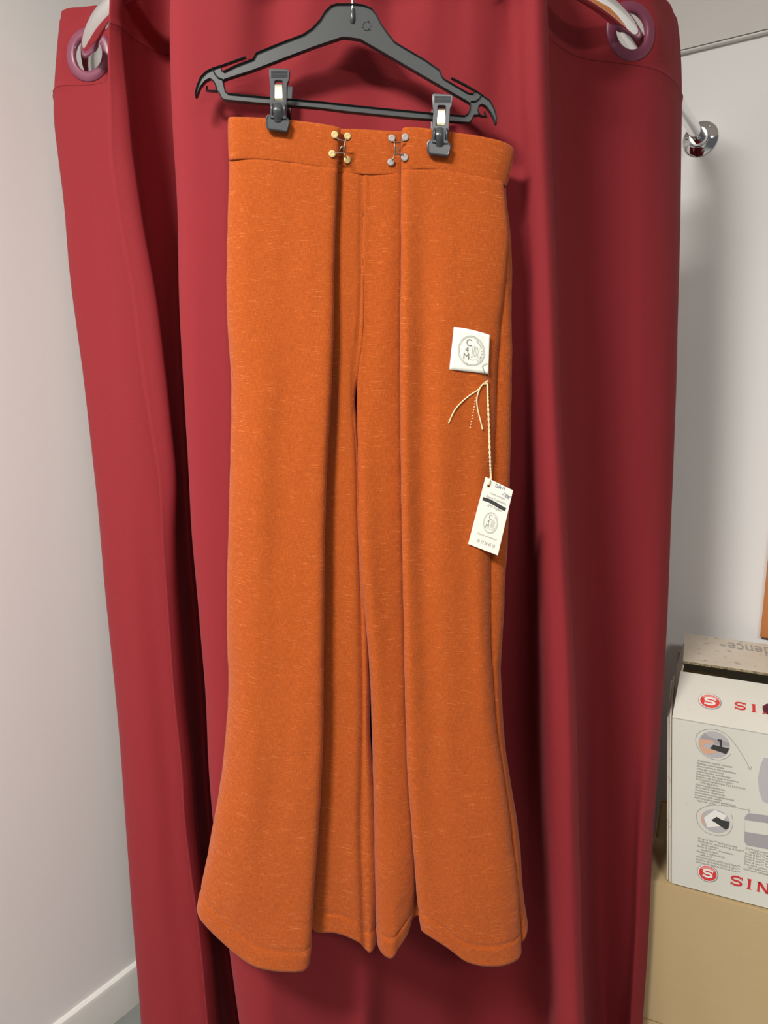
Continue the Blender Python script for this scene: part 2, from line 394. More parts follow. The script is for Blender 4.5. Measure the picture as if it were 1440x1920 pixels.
TOP = ROD_Z + .073
ZR = list(np.arange(TOP, 1.90, -.004)) + list(np.arange(1.90, .045, -.0165))
def curtain(name, cols, label, group, edge_hem=None, puck=None):
    rows = []
    ref = np.array([at_z(c[0], c[1](1.9), 1.9) for c in cols])
    counts = [max(2, int(np.linalg.norm(ref[i+1]-ref[i])/.0038)) for i in range(len(cols)-1)]
    for z in ZR:
        rows.append(catrom(np.array([at_z(c[0], c[1](z), z) for c in cols]), counts, False))
    P = np.array(rows); u, v = arcs(P, False)
    Nn = grid_normals(P, False)
    nr, nc = P.shape[:2]
    D = np.zeros((nr, nc))
    for j in range(nr):
        for i in range(nc):
            d = .0022*mnoise.noise(Vector((u[i]*9, v[j]*2.2, 1.3+len(cols)))) + .0009*mnoise.noise(Vector((u[i]*30, v[j]*6, 4)))
            d -= .0022*math.exp(-((v[j]-.118)/.0032)**2)                         # heading seam
            d += .0022*smooth(.25, .0, v[j])*mnoise.noise(Vector((u[i]*38, v[j]*5, 9.)))
            if edge_hem: d -= .0020*math.exp(-((u[i]-.024)/.0030)**2)*smooth(.10, .14, v[j]) - .0006*mnoise.noise(Vector((u[i]*20, v[j]*40, 2)))*(u[i] < .024)
            if puck: d += puck(u[i], v[j], P[j, i])
            D[j, i] = d
    P = P + Nn*D[..., None]
    # where the rail passes through the cloth
    jr = int(np.argmin(abs(np.array(ZR)-ROD_Z))); sd = [rod_sd(P[jr, i]) for i in range(nc)]
    cr = []
    for i in range(nc-1):
        if sd[i]*sd[i+1] < 0 and (not cr or u[i]-cr[-1][0] > .05) and .05 < u[i] < u[-1]-.03:
            t = sd[i]/(sd[i]-sd[i+1]); c = P[jr, i]*(1-t)+P[jr, i+1]*t; c[2] = ROD_Z
            i0, i1 = max(i-5, 0), min(i+6, nc-1); tg = unit((P[jr, i1]-P[jr, i0])*V(1, 1, 0)); cr.append((u[i]+t*(u[i+1]-u[i]), c, tg))
    for (uc, c, tg) in cr:
        nn = np.cross(tg, V(0, 0, 1))
        for j in range(nr):
            if abs(ZR[j]-ROD_Z) > .07: continue
            for i in range(nc):
                dd = math.hypot(u[i]-uc, ZR[j]-ROD_Z)
                if dd < .062:
                    w = smooth(.062, .042, dd); tgt = c + tg*(u[i]-uc) + V(0, 0, ZR[j]-ROD_Z); P[j, i] = P[j, i]*(1-w) + tgt*w
    Z = np.array(ZR)
    def hole(j, i, i2):
        cu, cz = (u[i]+u[i2])/2, (Z[j]+Z[j+1])/2
        return any(math.hypot(cu-uc, cz-ROD_Z) < .0290 for uc, _, _ in cr)
    root = empty(name, (float(P[-1, :, 0].mean()), float(P[-1, :, 1].mean()), float(Z[-1])), label, 'curtain', group)
    me = grid_mesh(P, False, u, v, hole); o = link(me, 'curtain_cloth', M_CURT, root, angle=None); solid(o, .0012, 0)
    for (uc, c, tg) in cr:
        nn = np.cross(tg, V(0, 0, 1))
        prof = [(.0252, -.0030), (.0252, .0030), (.0264, .0040), (.0295, .0046), (.0345, .0041), (.0392, .0026), (.0405, .0010), (.0405, -.0010), (.0392, -.0026), (.0345, -.0041), (.0295, -.0046), (.0264, -.0040), (.0252, -.0030)]
        MB().lathe(c, nn, prof, 56).build('eyelet', M_EYE, root, angle=60)
    print(name, 'eyelets', [(round(c[0], 3), round(c[1], 3)) + tuple(round(q_) for q_ in proj(c)) for _, c, _ in cr], 'width', round(u[-1], 2))
    return P, cr

def rel(f, dx):
    g = dx if callable(dx) else (lambda y: dx)
    return lambda y: f(y) + g(y)
def mixc(f, g, t): return lambda y: f(y)*(1-t) + g(y)*t
def dz(*pts): return hold(sorted((z, d) for z, d in pts))
def D0(a, b=None, c=None, e=None):
    """depth at z 2.08, 1.5, .95, .3"""
    b = a if b is None else b; c = b if c is None else c; e = c if e is None else e
    return dz((2.09, a), (1.5, b), (.95, c), (.3, e))

Le = pchip([(-100, 118), (30, 114), (90, 108), (150, 103), (215, 101), (290, 108), (380, 119), (500, 130), (707, 156), (940, 183), (1121, 198), (1348, 221), (1488, 232), (1700, 247), (1920, 264)])
He = pchip([(-100, 207), (0, 206), (60, 203), (200, 203), (280, 203), (400, 218), (550, 245), (700, 264), (800, 280), (900, 297), (1000, 303), (1150, 315), (1300, 326), (1450, 341), (1530, 345), (1620, 355), (1750, 372), (1920, 388)])
Ro = pchip([(-100, 323), (0, 321), (200, 325), (400, 335), (550, 337), (700, 343), (900, 355), (1000, 360), (1150, 373), (1300, 385), (1430, 391), (1556, 401), (1758, 428), (1920, 450)])
Rl = pchip([(-100, 1019), (0, 1020), (200, 1028), (400, 1037), (600, 1045), (800, 1053), (1000, 1063), (1200, 1075), (1400, 1081), (1600, 1084), (1750, 1088), (1920, 1096)])
Rt = pchip([(-100, 1262), (0, 1264), (60, 1272), (150, 1277), (300, 1277), (600, 1271), (900, 1262), (1200, 1249), (1400, 1237), (1600, 1222), (1750, 1215), (1920, 1205)])

left_cols = [
    (rel(Le, 34), D0(1.44)), (rel(Le, 16), D0(1.36)), (rel(Le, 1), D0(1.285, 1.26, 1.24, 1.22)), (rel(Le, 8), D0(1.252, 1.22, 1.19, 1.17)),
    (rel(Le, 50), D0(1.242, 1.20, 1.165, 1.15)), (rel(Le, 84), D0(1.232, 1.19, 1.17, 1.15)), (rel(He, 14), D0(1.20, 1.19, 1.175, 1.16)),
    (rel(He, 24), D0(1.27, 1.27, 1.27, 1.26)), (rel(He, 26), D0(1.34, 1.34, 1.36, 1.38))]
curtain('fitting_room_curtain', left_cols, 'narrow crimson eyelet curtain panel hanging beside the bare left wall', 'crimson eyelet curtains on the chrome rail')
right_cols = [
    (He, D0(1.035, 1.06, 1.07, 1.07)), (rel(He, lambda y: 20 + 24*smooth(0, 350, y) - 30*smooth(650, 1150, y)), D0(1.048, 1.068, 1.085, 1.09)), (rel(mixc(He, Ro, .5), lambda y: 0), D0(1.085, 1.15, 1.22, 1.24)), (rel(Ro, -8), D0(1.115, 1.20, 1.27, 1.29)),
    (rel(Ro, 30), D0(1.085, 1.14, 1.18, 1.20)), (rel(Ro, 14), D0(1.015, 1.03, 1.05, 1.06)), (Ro, D0(.975, .99, 1.00, 1.01)), (rel(Ro, 14), D0(.960, .972, .98, .99)),
    (pchip([(0, 400), (900, 430), (1920, 500)]), D0(.950, .966, .975, .980)),
    (pchip([(0, 500), (900, 530), (1920, 560)]), D0(.958, .974, .99, 1.00)),
    (pchip([(0, 600), (900, 610), (1920, 650)]), D0(.962, .978, 1.01, 1.04)),
    (pchip([(0, 668), (900, 680), (1920, 682)]), D0(.968, .982, 1.015, 1.03)),
    (pchip([(0, 780), (900, 770), (1920, 720)]), D0(.963, .983, 1.035, 1.075)),
    (pchip([(0, 880), (900, 880), (1920, 830)]), D0(.958, .986, 1.07, 1.13)),
    (pchip([(0, 940), (900, 940), (1300, 935), (1920, 915)]), D0(.960, 1.00, 1.14, 1.17)),
    (rel(Rl, lambda y: -55 - smooth(400, 1500, y)*30), D0(.962, .995, 1.12, 1.15)),
    (rel(Rl, lambda y: -36 - smooth(300, 1500, y)*16), D0(.958, .965, .985, 1.00)), (rel(Rl, -16), D0(.957, .955, .965, .975)), (Rl, D0(.975, .972, .982, .99)),
    (rel(Rl, -12), D0(1.01, 1.02, 1.04, 1.05)), (rel(Rl, 12), D0(1.07, 1.11, 1.15, 1.18)),
    (rel(Rl, lambda y: 62 - smooth(0, 1500, y)*25), D0(1.116, 1.15, 1.195, 1.225)), (pchip([(0, 1152), (150, 1152), (900, 1155), (1920, 1150)]), D0(1.134, 1.16, 1.19, 1.215)),
    (pchip([(0, 1212), (900, 1200), (1920, 1178)]), D0(1.150, 1.16, 1.175, 1.185)), (rel(Rt, -22), D0(1.19, 1.18, 1.165, 1.16)), (rel(Rt, -4), D0(1.235, 1.21, 1.185, 1.172)), (Rt, D0(1.275, 1.245, 1.21, 1.195)),
    (rel(Rt, -14), D0(1.33, 1.30, 1.265, 1.255)), (rel(Rt, -14), D0(1.40, 1.36, 1.33, 1.32))]
def puck(u, v, p):
    x = p[0]
    if p[1] > .985 or v > .45: return 0
    a = smooth(.42, .0, v)
    return a*(.006*math.sin(x*46 + 1.2 + v*3) + .0035*math.sin(x*83 + v*9))*smooth(.24, .15, abs(x-.0))
PR, CR = curtain('fitting_room_curtain', right_cols, 'wide crimson eyelet curtain hanging directly behind the rust orange trousers', 'crimson eyelet curtains on the chrome rail', edge_hem=True, puck=puck)

# ------------------------------------------------------------------ trousers
YP = .927
TB = np.array([-0.012])
Ls = pchip([(222, 428), (300, 432), (400, 430), (600, 430), (700, 436), (780, 436), (850, 434), (1000, 430), (1200, 428), (1300, 430), (1380, 425), (1480, 413), (1560, 399), (1640, 384), (1702, 371)])
Ea = pchip([(238, 637), (300, 632), (330, 631), (500, 625), (700, 620), (850, 612), (1000, 608), (1200, 605), (1400, 603), (1500, 598), (1600, 592), (1690, 585), (1800, 577)])
Se = pchip([(325, 684), (500, 681), (640, 678), (700, 671), (735, 664), (800, 667), (850, 671), (925, 674), (1050, 683), (1162, 689), (1250, 691), (1400, 694), (1500, 702), (1600, 704), (1700, 706), (1785, 703)])
Sd = pchip([(325, 684), (500, 681), (650, 678), (720, 673), (842, 673), (925, 674), (1050, 677), (1154, 687), (1237, 694), (1362, 700), (1500, 703), (1600, 704), (1700, 706), (1772, 710)])
Fb = pchip([(325, 674), (600, 668), (730, 657), (850, 664), (1000, 668), (1300, 676), (1600, 673), (1775, 680)])
Ee = pchip([(240, 756), (330, 754), (500, 755), (700, 753), (900, 754), (1100, 757), (1300, 762), (1500, 769), (1600, 776), (1680, 783), (1740, 793)])
Dr = pchip([(325, 760), (1100, 762), (1300, 768), (1500, 773), (1600, 775), (1660, 773), (1700, 768), (1770, 759)])
Fl = pchip([(345, 943), (400, 949), (433, 952), (500, 949), (596, 938), (700, 930), (800, 925), (900, 920), (1042, 917), (1175, 917), (1270, 923), (1362, 930), (1460, 944), (1557, 957), (1640, 967), (1720, 974)])
Rs = pchip([(345, 946), (380, 948), (420, 953), (480, 958), (560, 957), (700, 958), (800, 956), (900, 953), (1000, 950), (1100, 944), (1150, 943), (1200, 940), (1250, 937), (1330, 941), (1400, 946), (1470, 956), (1530, 966), (1580, 971), (1640, 976), (1700, 984), (1730, 989)])
def leg(name, cols, label=None, parent=None, amp=1):
    SN = list(np.arange(0, .014, .0012)) + list(np.linspace(.014, .93, 148)) + list(np.linspace(.93, 1, 26))[1:]
    rows = []; ref = None
    def row(s_):
        pts = []
        for (cx, dp, t0, hm) in cols:
            t1 = t0 - 3; py = t1 + (hm-t1)*s_; pts.append(at(cx(py), py, YP + dp(s_)*(.66+.34*smooth(0, .35, s_)) + .0030*math.exp(-(s_/.0034)**2)*(1 if dp(s_) < .01 else -1)))
        return np.array(pts)
    ref = row(.5); n = len(cols)
    counts = [max(3, int(np.linalg.norm(ref[(i+1) % n]-ref[i])/.0035)) for i in range(n)]
    P = np.array([catrom(row(s_), counts, True) for s_ in SN]); u, v = arcs(P, True); Nn = grid_normals(P, True); nr, nc = P.shape[:2]; D = np.zeros((nr, nc))
    tot = v[-1]
    for j in range(nr):
        for i in range(nc):
            uu = u[i]
            d = amp*(.0026*mnoise.noise(Vector((uu*16, v[j]*2.6, 3))) + .0012*mnoise.noise(Vector((uu*30, v[j]*8, 8))) + .0006*mnoise.noise(Vector((uu*60, v[j]*50, 5))))
            d += amp*.003*smooth(tot*.6, tot, v[j])*mnoise.noise(Vector((uu*14, v[j]*9, 13)))
            d *= .25 + .75*smooth(0, .09, v[j])
            hd = tot - v[j]
            d -= .0022*math.exp(-((hd-.031)/.0018)**2)
            if hd < .030: d += .0007
            D[j, i] = d
    P = P - Nn*D[..., None]*FLIP
    me = grid_mesh(P, True, u, v, flip=True, zmix=.7); o = link(me, name, M_SLUB, parent, angle=None); solid(o, .0014, -1)
    return o, P
FLIP = 1
def c_(*p): return hold(list(p))
K = lambda d0, d1=None: c_((0, d0), (1, d0 if d1 is None else d1))
tro = empty('trousers', at(700, 1790, YP), 'rust orange wide-leg high-waisted trousers clipped to the black hanger', 'trousers')
Lcols = [
    (Ls, K(.006, .016), 297, 1702), (rel(Ls, 10), K(-.008, -.002), 297, 1722), (mixc(Ls, Ea, .28), c_((0, -.017), (.5, -.019), (1, -.018)), 297, 1768),
    (mixc(Ls, Ea, .55), c_((0, -.018), (.3, -.016), (.6, -.020), (1, -.024)), 303, 1806), (mixc(Ls, Ea, .82), c_((0, -.0175), (.5, -.021), (1, -.028)), 311, 1820),
    (rel(Ea, -5), K(-.0165, -.025), 316, 1816), (Ea, K(-.011, -.017), 317, 1800), (rel(Ea, -10), K(-.003, -.006), 318, 1775), (rel(Ea, -30), K(.002, .000), 318, 1742), (rel(Ea, -27), K(.007, .010), 318, 1730),
    (rel(Ea, 0), K(.008, .012), 320, 1736), (rel(Ea, 11), K(.004, .007), 321, 1747), (mixc(Ea, Se, .42), K(.001, .000), 322, 1750),
    (rel(Fb, lambda y: -3-3*smooth(900, 1200, y)), c_((0, .001), (.3, .000), (.5, -.001), (1, -.004)), 324, 1768), (rel(Fb, lambda y: 1.5+3.5*smooth(900, 1200, y)), c_((0, .002), (.3, .002), (.5, .004), (1, .002)), 325, 1780), (rel(mixc(Fb, Se, .6), 0), c_((0, .0025), (.3, .003), (.6, .001), (1, -.002)), 325, 1787),
    (Se, c_((0, .0025), (.25, .003), (.32, .010), (.6, .010), (1, .012)), 325, 1770), (rel(Se, -3), K(.018, .024), 325, 1750), (rel(mixc(Ea, Se, .5), 0), K(.028, .042), 322, 1742), (mixc(Ls, Ea, .6), K(.030, .046), 312, 1735), (rel(Ls, 30), K(.026, .040), 300, 1712), (rel(Ls, 5), K(.017, .028), 298, 1703)]
Rcols = [
    (Sd, c_((0, .0025), (.27, .003), (.4, .000), (1, .006)), 325, 1768), (rel(Sd, 9), c_((0, .003), (.27, .001), (.4, -.006), (1, -.006)), 325, 1788), (mixc(Sd, Dr, .5), c_((0, .001), (.3, -.002), (1, -.011)), 325, 1796),
    (rel(Dr, -13), c_((0, .002), (.5, .000), (1, -.007)), 324, 1780), (rel(Dr, 2), c_((0, .008), (.5, .006), (1, .002)), 323, 1748), (rel(Dr, 8), K(.013, .014), 322, 1716), (rel(Ee, 26), K(.011, .012), 321, 1722), (rel(Ee, 24), K(.004, .002), 320, 1735),
    (rel(Ee, 6), K(-.003, -.007), 319, 1738), (Ee, K(-.011, -.016), 318, 1742), (rel(Ee, 7), K(-.0175, -.023), 318, 1750), (rel(Ee, 38), c_((0, -.018), (.15, -.014), (.45, -.013), (.7, -.018), (1, -.026)), 317, 1772),
    (rel(Ee, 75), c_((0, -.0185), (.2, -.021), (.6, -.020), (1, -.028)), 318, 1803), (rel(Ee, 118), c_((0, -.018), (.2, -.020), (.5, -.018), (.8, -.022), (1, -.030)), 327, 1813), (mixc(rel(Ee, 118), Fl, .6), c_((0, -.016), (.4, -.017), (.8, -.020), (1, -.024)), 335, 1806),
    (rel(Fl, -6), c_((0, -.011), (.5, -.012), (1, -.016)), 340, 1795), (rel(Fl, -1), c_((0, -.006), (.5, -.005), (1, -.007)), 342, 1782), (rel(Fl, -4), K(-.001, -.001), 343, 1772), (rel(mixc(Fl, Rs, .35), 0), K(-.001, -.003), 344, 1762),
    (rel(Rs, -4), c_((0, .002), (.5, .002), (1, .001)), 345, 1748), (Rs, K(.010, .014), 345, 1728), (rel(Rs, -7), K(.020, .030), 345, 1715), (mixc(Ee, Rs, .5), K(.029, .046), 335, 1712), (rel(Ee, 5), K(.030, .046), 325, 1708), (rel(mixc(Sd, Ee, .4), 0), K(.028, .040), 325, 1715), (rel(Sd, 3), K(.019, .024), 325, 1745)]
legL, PLl = leg('trouser_leg', Lcols, parent=tro)
legR, PLr = leg('trouser_leg', Rcols, parent=tro)
Wcols = [
    (430, 432, .006, 222, 301), (436, 438, -.012, 221, 300), (482, 482, -.0205, 222, 299), (560, 560, -.0205, 228, 308), (612, 610, -.020, 235, 316), (631, 626, -.0185, 239, 319), (637, 632, -.012, 241, 321), (628, 622, -.003, 243, 322),
    (606, 600, .001, 243, 322), (608, 602, .006, 243, 322), (640, 634, .006, 243, 324), (662, 660, .0022, 243, 326), (697, 697, .0012, 245, 328), (730, 730, .0014, 247, 328), (754, 752, .006, 248, 327), (782, 780, .008, 248, 325), (780, 778, .002, 248, 324), (762, 760, -.004, 246, 322),
    (755, 754, -.012, 243, 320), (761, 760, -.0185, 240, 319), (800, 800, -.0205, 242, 318), (850, 850, -.0205, 249, 324), (900, 895, -.019, 257, 334), (935, 927, -.013, 265, 343), (955, 943, -.002, 274, 348), (961, 948, .008, 283, 350), (953, 942, .020, 285, 350),
    (860, 860, .0275, 262, 335), (720, 720, .029, 252, 330), (560, 560, .0275, 236, 312), (450, 452, .022, 226, 303)]
def wrow(s_):
    return np.array([at(a*(1-s_)+b_*s_, t0*(1-s_)+t1*s_, YP + d*.53 - .0004*math.sin(math.pi*min(s_*1.0, 1))) for (a, b_, d, t0, t1) in Wcols])
ref = wrow(.5); n = len(Wcols); counts = [max(3, int(np.linalg.norm(ref[(i+1) % n]-ref[i])/.0035)) for i in range(n)]
Pw = np.array([catrom(wrow(s_), counts, True) for s_ in np.linspace(0, 1, 22)]); u, v = arcs(Pw, True); Nn = grid_normals(Pw, True)
cen = Pw.mean(axis=(0, 1))
Dw = np.zeros(Pw.shape[:2])
for j in range(Pw.shape[0]):
    s_ = j/(Pw.shape[0]-1)
    for i in range(Pw.shape[1]):
        Dw[j, i] = .0005*(1-abs(2*s_-1)**4) + .0010*mnoise.noise(Vector((u[i]*22, v[j]*16, 3))) + .0015*mnoise.noise(Vector((u[i]*10, v[j]*10, 6)))*(Pw[j, i, 0] > .08)
Pw = Pw - Nn*Dw[..., None]
# turned top edge: fold the band over inside
inner = []
for k, dd in ((1, .0012), (2, .0032)):
    r_ = Pw[0].copy(); r_ += Nn[0]*dd; r_[:, 2] += (.0005 if k == 1 else -.002); inner.append(r_)
Pw = np.concatenate([np.array(inner[::-1]), Pw]); u, v = arcs(Pw, True)
me = grid_mesh(Pw, True, u, v, flip=True); wb = link(me, 'waistband', M_SLUB, tro, angle=None); solid(wb, .0010, -1)

def front_pts(*Ps):
    return np.concatenate([P.reshape(-1, 3) for P in Ps])
FP = front_pts(PLl, PLr, Pw)
def surf(x, z, r=.006):
    d = np.hypot(FP[:, 0]-x, FP[:, 2]-z); k = d < r
    return FP[k, 1].min() if k.any() else YP
def on_cloth(px, py, lift=.001, r=.006):
    Y = YP-.02
    for _ in range(3):
        p = at(px, py, Y); Y = surf(p[0], p[2], r) - lift
    return at(px, py, Y)

# hook and bar fasteners on the waistband
C4 = lambda x, y: (480+x/3.6, 120+y/3.6)
def fastener(studs, wires, m, label):
    y0 = min(on_cloth(*C4(*s_))[1] for s_ in studs)
    root = empty('hook_fastener', tuple(at(*C4(*studs[0]), y0)), label); root.parent = tro; root.location = tuple(ORI[root.name]-ORI[tro.name])
    for s_ in studs:
        p = on_cloth(*C4(*s_), .0); p = at(*C4(*s_), p[1]-.0005)
        MB().lathe(p, V(0, -1, 0), [(.0030, -.001), (.0034, .0008), (.0042, .0009), (.0044, .0013), (.0043, .0017), (.0038, .0019), (.0020, .00175), (.00005, .0017)], 24).build('stud', m, root, angle=70)
    mb = MB()
    for w in wires: mb.tube([at(*C4(a, b_), y0-.0015-.0012*(i % 2)) for i, (a, b_) in enumerate(w)], .0009, 8)
    mb.build('wire', M_WIRE, root, angle=70)
fastener([(532, 480), (618, 490), (515, 608), (617, 650)], [[(540, 498), (565, 512), (595, 520)], [(612, 508), (604, 520), (596, 545), (594, 570), (594, 602)], [(604, 512), (600, 545), (603, 575)], [(530, 597), (560, 598), (594, 602)], [(594, 600), (602, 622), (612, 635)], [(565, 585), (575, 562), (600, 552)]], M_BRASS, 'gold-toned hook fastener')
fastener([(917, 503), (1007, 497), (1003, 633), (911, 665)], [[(925, 515), (938, 530), (960, 530), (1000, 518)], [(937, 530), (936, 570), (937, 606)], [(926, 520), (940, 528)], [(937, 604), (965, 606), (996, 612)], [(937, 606), (930, 630), (918, 652)], [(940, 556), (962, 572), (972, 590)]], M_SILVER, 'silver-toned hook fastener')

# ------------------------------------------------------------------ hanger
YH = .926
H = lambda x, y: (350+x/2.4, y/2.4)
H1 = lambda x, y: (350+x/4.8, y/4.8)
H2 = lambda x, y: (650+x/4.8, y/4.8)
outer = [H1(*p) for p in [(85, 880), (82, 840), (100, 770), (130, 700), (180, 650), (240, 622), (305, 600), (318, 640), (335, 652), (440, 600), (545, 560), (600, 540), (630, 485), (850, 395), (1050, 320), (1130, 265), (1200, 190), (1250, 110), (1300, 62), (1350, 46)]]
outer += [H2(*p) for p in [(0, 46), (80, 46), (150, 55), (225, 85), (270, 145), (310, 225), (370, 310), (430, 385), (520, 440), (700, 545), (835, 640), (855, 690), (870, 715), (960, 768), (1090, 845), (1135, 850), (1155, 820), (1210, 856), (1290, 915), (1330, 990), (1348, 1060), (1345, 1118), (1338, 1122), (1322, 1070), (1290, 1010), (1250, 960), (1215, 945), (1185, 960), (1178, 990), (1190, 1025), (1200, 1038), (1140, 1045), (1118, 1090), (1100, 1108), (1000, 1104), (800, 1085), (500, 1062), (200, 1031), (0, 1011)]]
outer += [H1(*p) for p in [(1200, 980), (900, 955), (600, 930), (370, 908), (335, 900), (310, 875), (290, 830), (270, 815), (262, 770), (245, 735), (215, 712), (170, 735), (125, 790), (95, 870)]]
hole = [H1(*p) for p in [(328, 740), (345, 722), (600, 640), (900, 525), (1150, 430), (1400, 345)]] + [H2(*p) for p in [(0, 346), (120, 362), (300, 465), (600, 640), (900, 815), (1080, 918), (1112, 940), (1110, 985), (1090, 1030), (1060, 1050), (900, 1039), (600, 1010), (300, 981), (0, 950)]] + [H1(*p) for p in [(1250, 928), (1000, 905), (700, 880), (375, 848), (350, 830)]]
def planar(pts, Y=YH): return [tuple(at(a, b_, Y)[[0, 2]]) for a, b_ in pts]
def to_plane(vs, Y): return [V(p[0], Y - p[2], p[1]) for p in vs]
hg = empty('clothes_hanger', at(690, 60, YH), 'charcoal plastic clothes hanger with two clips holding the orange trousers', 'clothes hanger')
vs, fs = curve_mesh(planar(outer), [planar(hole)], .0012)
hb = MB().add(to_plane(vs, YH), fs)
hb.tube([V(a, YH, b_) for a, b_ in planar(outer)], .0008, 8, sy=5.2, closed=True)
hb.tube([V(a, YH, b_) for a, b_ in planar(hole)], .0008, 8, sy=5.2, closed=True)
for seg_ in ([H1(*p) for p in [(305, 600), (400, 565), (470, 540), (535, 518)]], [H2(*p) for p in [(1155, 818), (1080, 775), (1010, 738), (942, 705)]], [H1(*p) for p in [(238, 632), (255, 670), (285, 705), (328, 722)]], [H2(*p) for p in [(1208, 858), (1195, 890), (1165, 915), (1115, 922)]],
             [H1(*p) for p in [(275, 822), (230, 822), (178, 816), (185, 780)]], [H2(*p) for p in [(1195, 1040), (1225, 1050), (1256, 1052), (1240, 1012)]]):
    hb.tube([V(a, YH, b_) for a, b_ in planar(seg_)], .0010, 8, sy=3.6)
hb.build('hanger_frame', M_BLACK, hg, angle=40)
# moulded recycling mark on the body
mk = MB()
c0 = planar([H2(180, 235)])[0]
for k in range(3):
    a0 = math.radians(90+120*k); pts = [(c0[0]+.0048*math.cos(a0+t), c0[1]+.0048*math.sin(a0+t)) for t in np.linspace(.25, 1.8, 6)]
    vs, fs = poly_stroke(pts, .0009); mk.add([V(p[0], YH-.0022, p[1]) for p in vs], fs)
    e1 = pts[-1]; mk.add([V(e1[0]+.0018*math.cos(a0+1.8+q_), YH-.0022, e1[1]+.0018*math.sin(a0+1.8+q_)) for q_ in (0, 2.1, 4.2)], [(0, 1, 2)])
mk.build('moulded_mark', M_CLIP, hg)
hx = float(at(661, 20, YH)[0]); zt = float(at(661, 24, YH)[2])
hk = [V(hx, YH, zt-.004), V(hx, YH, zt+.01), V(hx, YH, ROD_Z-.03), V(hx, YH-.001, ROD_Z-.012)]
yc = YH + .0145
rod_y = O2[1] - math.sqrt(RAD**2-(hx-O2[0])**2); rr = .0158; yc = rod_y
hk = [V(hx, YH, zt-.006), V(hx, YH, zt+.012), V(hx, (YH+yc-rr)/2, ROD_Z-.022)] + [V(hx, yc - rr*math.cos(t), ROD_Z + rr*math.sin(t)) for t in np.linspace(-.2, math.pi+.55, 18)]
hm = MB().tube(hk, .0017, 12); hm.build('hook', M_HOOK, hg, angle=70)
bz = [(.0001, -.013), (.0025, -.0115), (.0034, -.008), (.0034, -.001), (.0030, .0), (.0030, .003), (.0018, .0035)]
MB().lathe(V(hx, YH-.001, zt), V(0, 0, 1), bz, 20).build('hook_socket', M_CLIP, hg, angle=50)

# the clip: built once in picture-sized plan, then copied along the bar
CP = lambda x, y: (500+x/13.717, 130+y/13.717)
def clip_plate(mb, pts, Y, half, holes=(), bev=.0004):
    vs, fs = curve_mesh(planar([CP(*p) for p in pts], YH), [planar([CP(*p) for p in h], YH) for h in holes], half, bev); mb.add(to_plane(vs, Y), fs)
ck = empty('trouser_clip', at(530, 258, YH-.01))
ck.parent = hg; ck.location = tuple(ORI[ck.name]-ORI[hg.name])
mb = MB()
bodyo = [(150, 215), (175, 195), (600, 222), (638, 255), (618, 480), (578, 560), (566, 1000), (552, 1440), (180, 1410), (172, 1060), (186, 620), (160, 500)]
clip_plate(mb, bodyo, YH-.0190, .0022, [[(265, 500), (300, 470), (460, 475), (490, 505), (484, 1010), (252, 1000)]], .0007)
for x0, x1 in ((172, 250), (485, 560)):      # rounded cheeks by the pivot
    a_, c_2 = at(*CP(x0, 1030), YH)[0], at(*CP(x1, 1030), YH)[0]; zz0, zz1 = at(*CP(300, 1400), YH)[2], at(*CP(300, 1030), YH)[2]
    pts = [V((a_+c_2)/2, YH-.0190-.004*math.sin(math.pi*t), zz1+(zz0-zz1)*t) for t in np.linspace(0, 1, 10)]
    mb.tube(pts, abs(c_2-a_)/2, 12)
cb = mb.build('clip_body', M_CLIP, ck, angle=40)
rb = MB()
for k in range(6):
    y = 262 + k*30; p0 = at(*CP(190, y), YH); p1 = at(*CP(598, y+4), YH); rb.tube([V(p0[0], YH-.0217, p0[2]), V(p1[0], YH-.0217, p1[2])], .0006, 8)
rb.build('grip_ribs', M_CLIP, ck)
sp = MB(); zs = [at(*CP(300, y), YH)[2] for y in (560, 600, 680, 920, 945, 960, 1020)]; xs = [at(*CP(270, 700), YH)[0], at(*CP(462, 700), YH)[0]]
ys = [YH-.0203, YH-.0215, YH-.0211, YH-.0211, YH-.0221, YH-.0200, YH-.0220]
for off in (0,):
    vs = []
    for z_, y_ in zip(zs, ys): vs += [V(xs[0], y_, z_), V(xs[1], y_, z_), V(xs[1], y_+.0006, z_), V(xs[0], y_+.0006, z_)]
    fs = [(4*i+k, 4*i+(k+1) % 4, 4*i+4+(k+1) % 4, 4*i+4+k) for i in range(len(zs)-1) for k in range(4)] + [(0, 1, 2, 3), tuple(range(4*len(zs)-4, 4*len(zs)))[::-1]]
    sp.add(vs, fs)
sp.build('spring', M_SPRING, ck, angle=30)
tg = MB(); zz = np.linspace(at(*CP(350, 1030), YH)[2], at(*CP(350, 1520), YH)[2], 14); vs = []; x0, x1 = at(*CP(258, 1300), YH)[0], at(*CP(448, 1300), YH)[0]
for i, z_ in enumerate(zz):
    t = i/13; y_ = YH-.0200-.0065*math.sin(math.pi*min(t*1.05, 1))**.8
    for k in range(7): f_ = k/6; vs.append(V(x0+(x1-x0)*f_, y_ - .0012*math.sin(math.pi*f_), z_))
    for k in range(7): f_ = 1-k/6; vs.append(V(x0+(x1-x0)*f_, y_ + .003, z_))
fs = [(14*i+k, 14*i+(k+1) % 14, 14*i+14+(k+1) % 14, 14*i+14+k) for i in range(13) for k in range(14)] + [tuple(range(14)), tuple(range(14*13, 14*14))[::-1]]
tg.add(vs, fs); tg.build('clip_tongue', M_CLIP, ck, angle=50)
jw = MB(); jp = [(175, 1345), (100, 1340), (48, 1430), (70, 1640), (125, 1700), (575, 1752), (600, 1700), (645, 1500), (590, 1420), (560, 1400), (545, 1465), (445, 1470), (255, 1460), (180, 1410)]
clip_plate(jw, jp, YH-.0178, .0018, (), .0006)
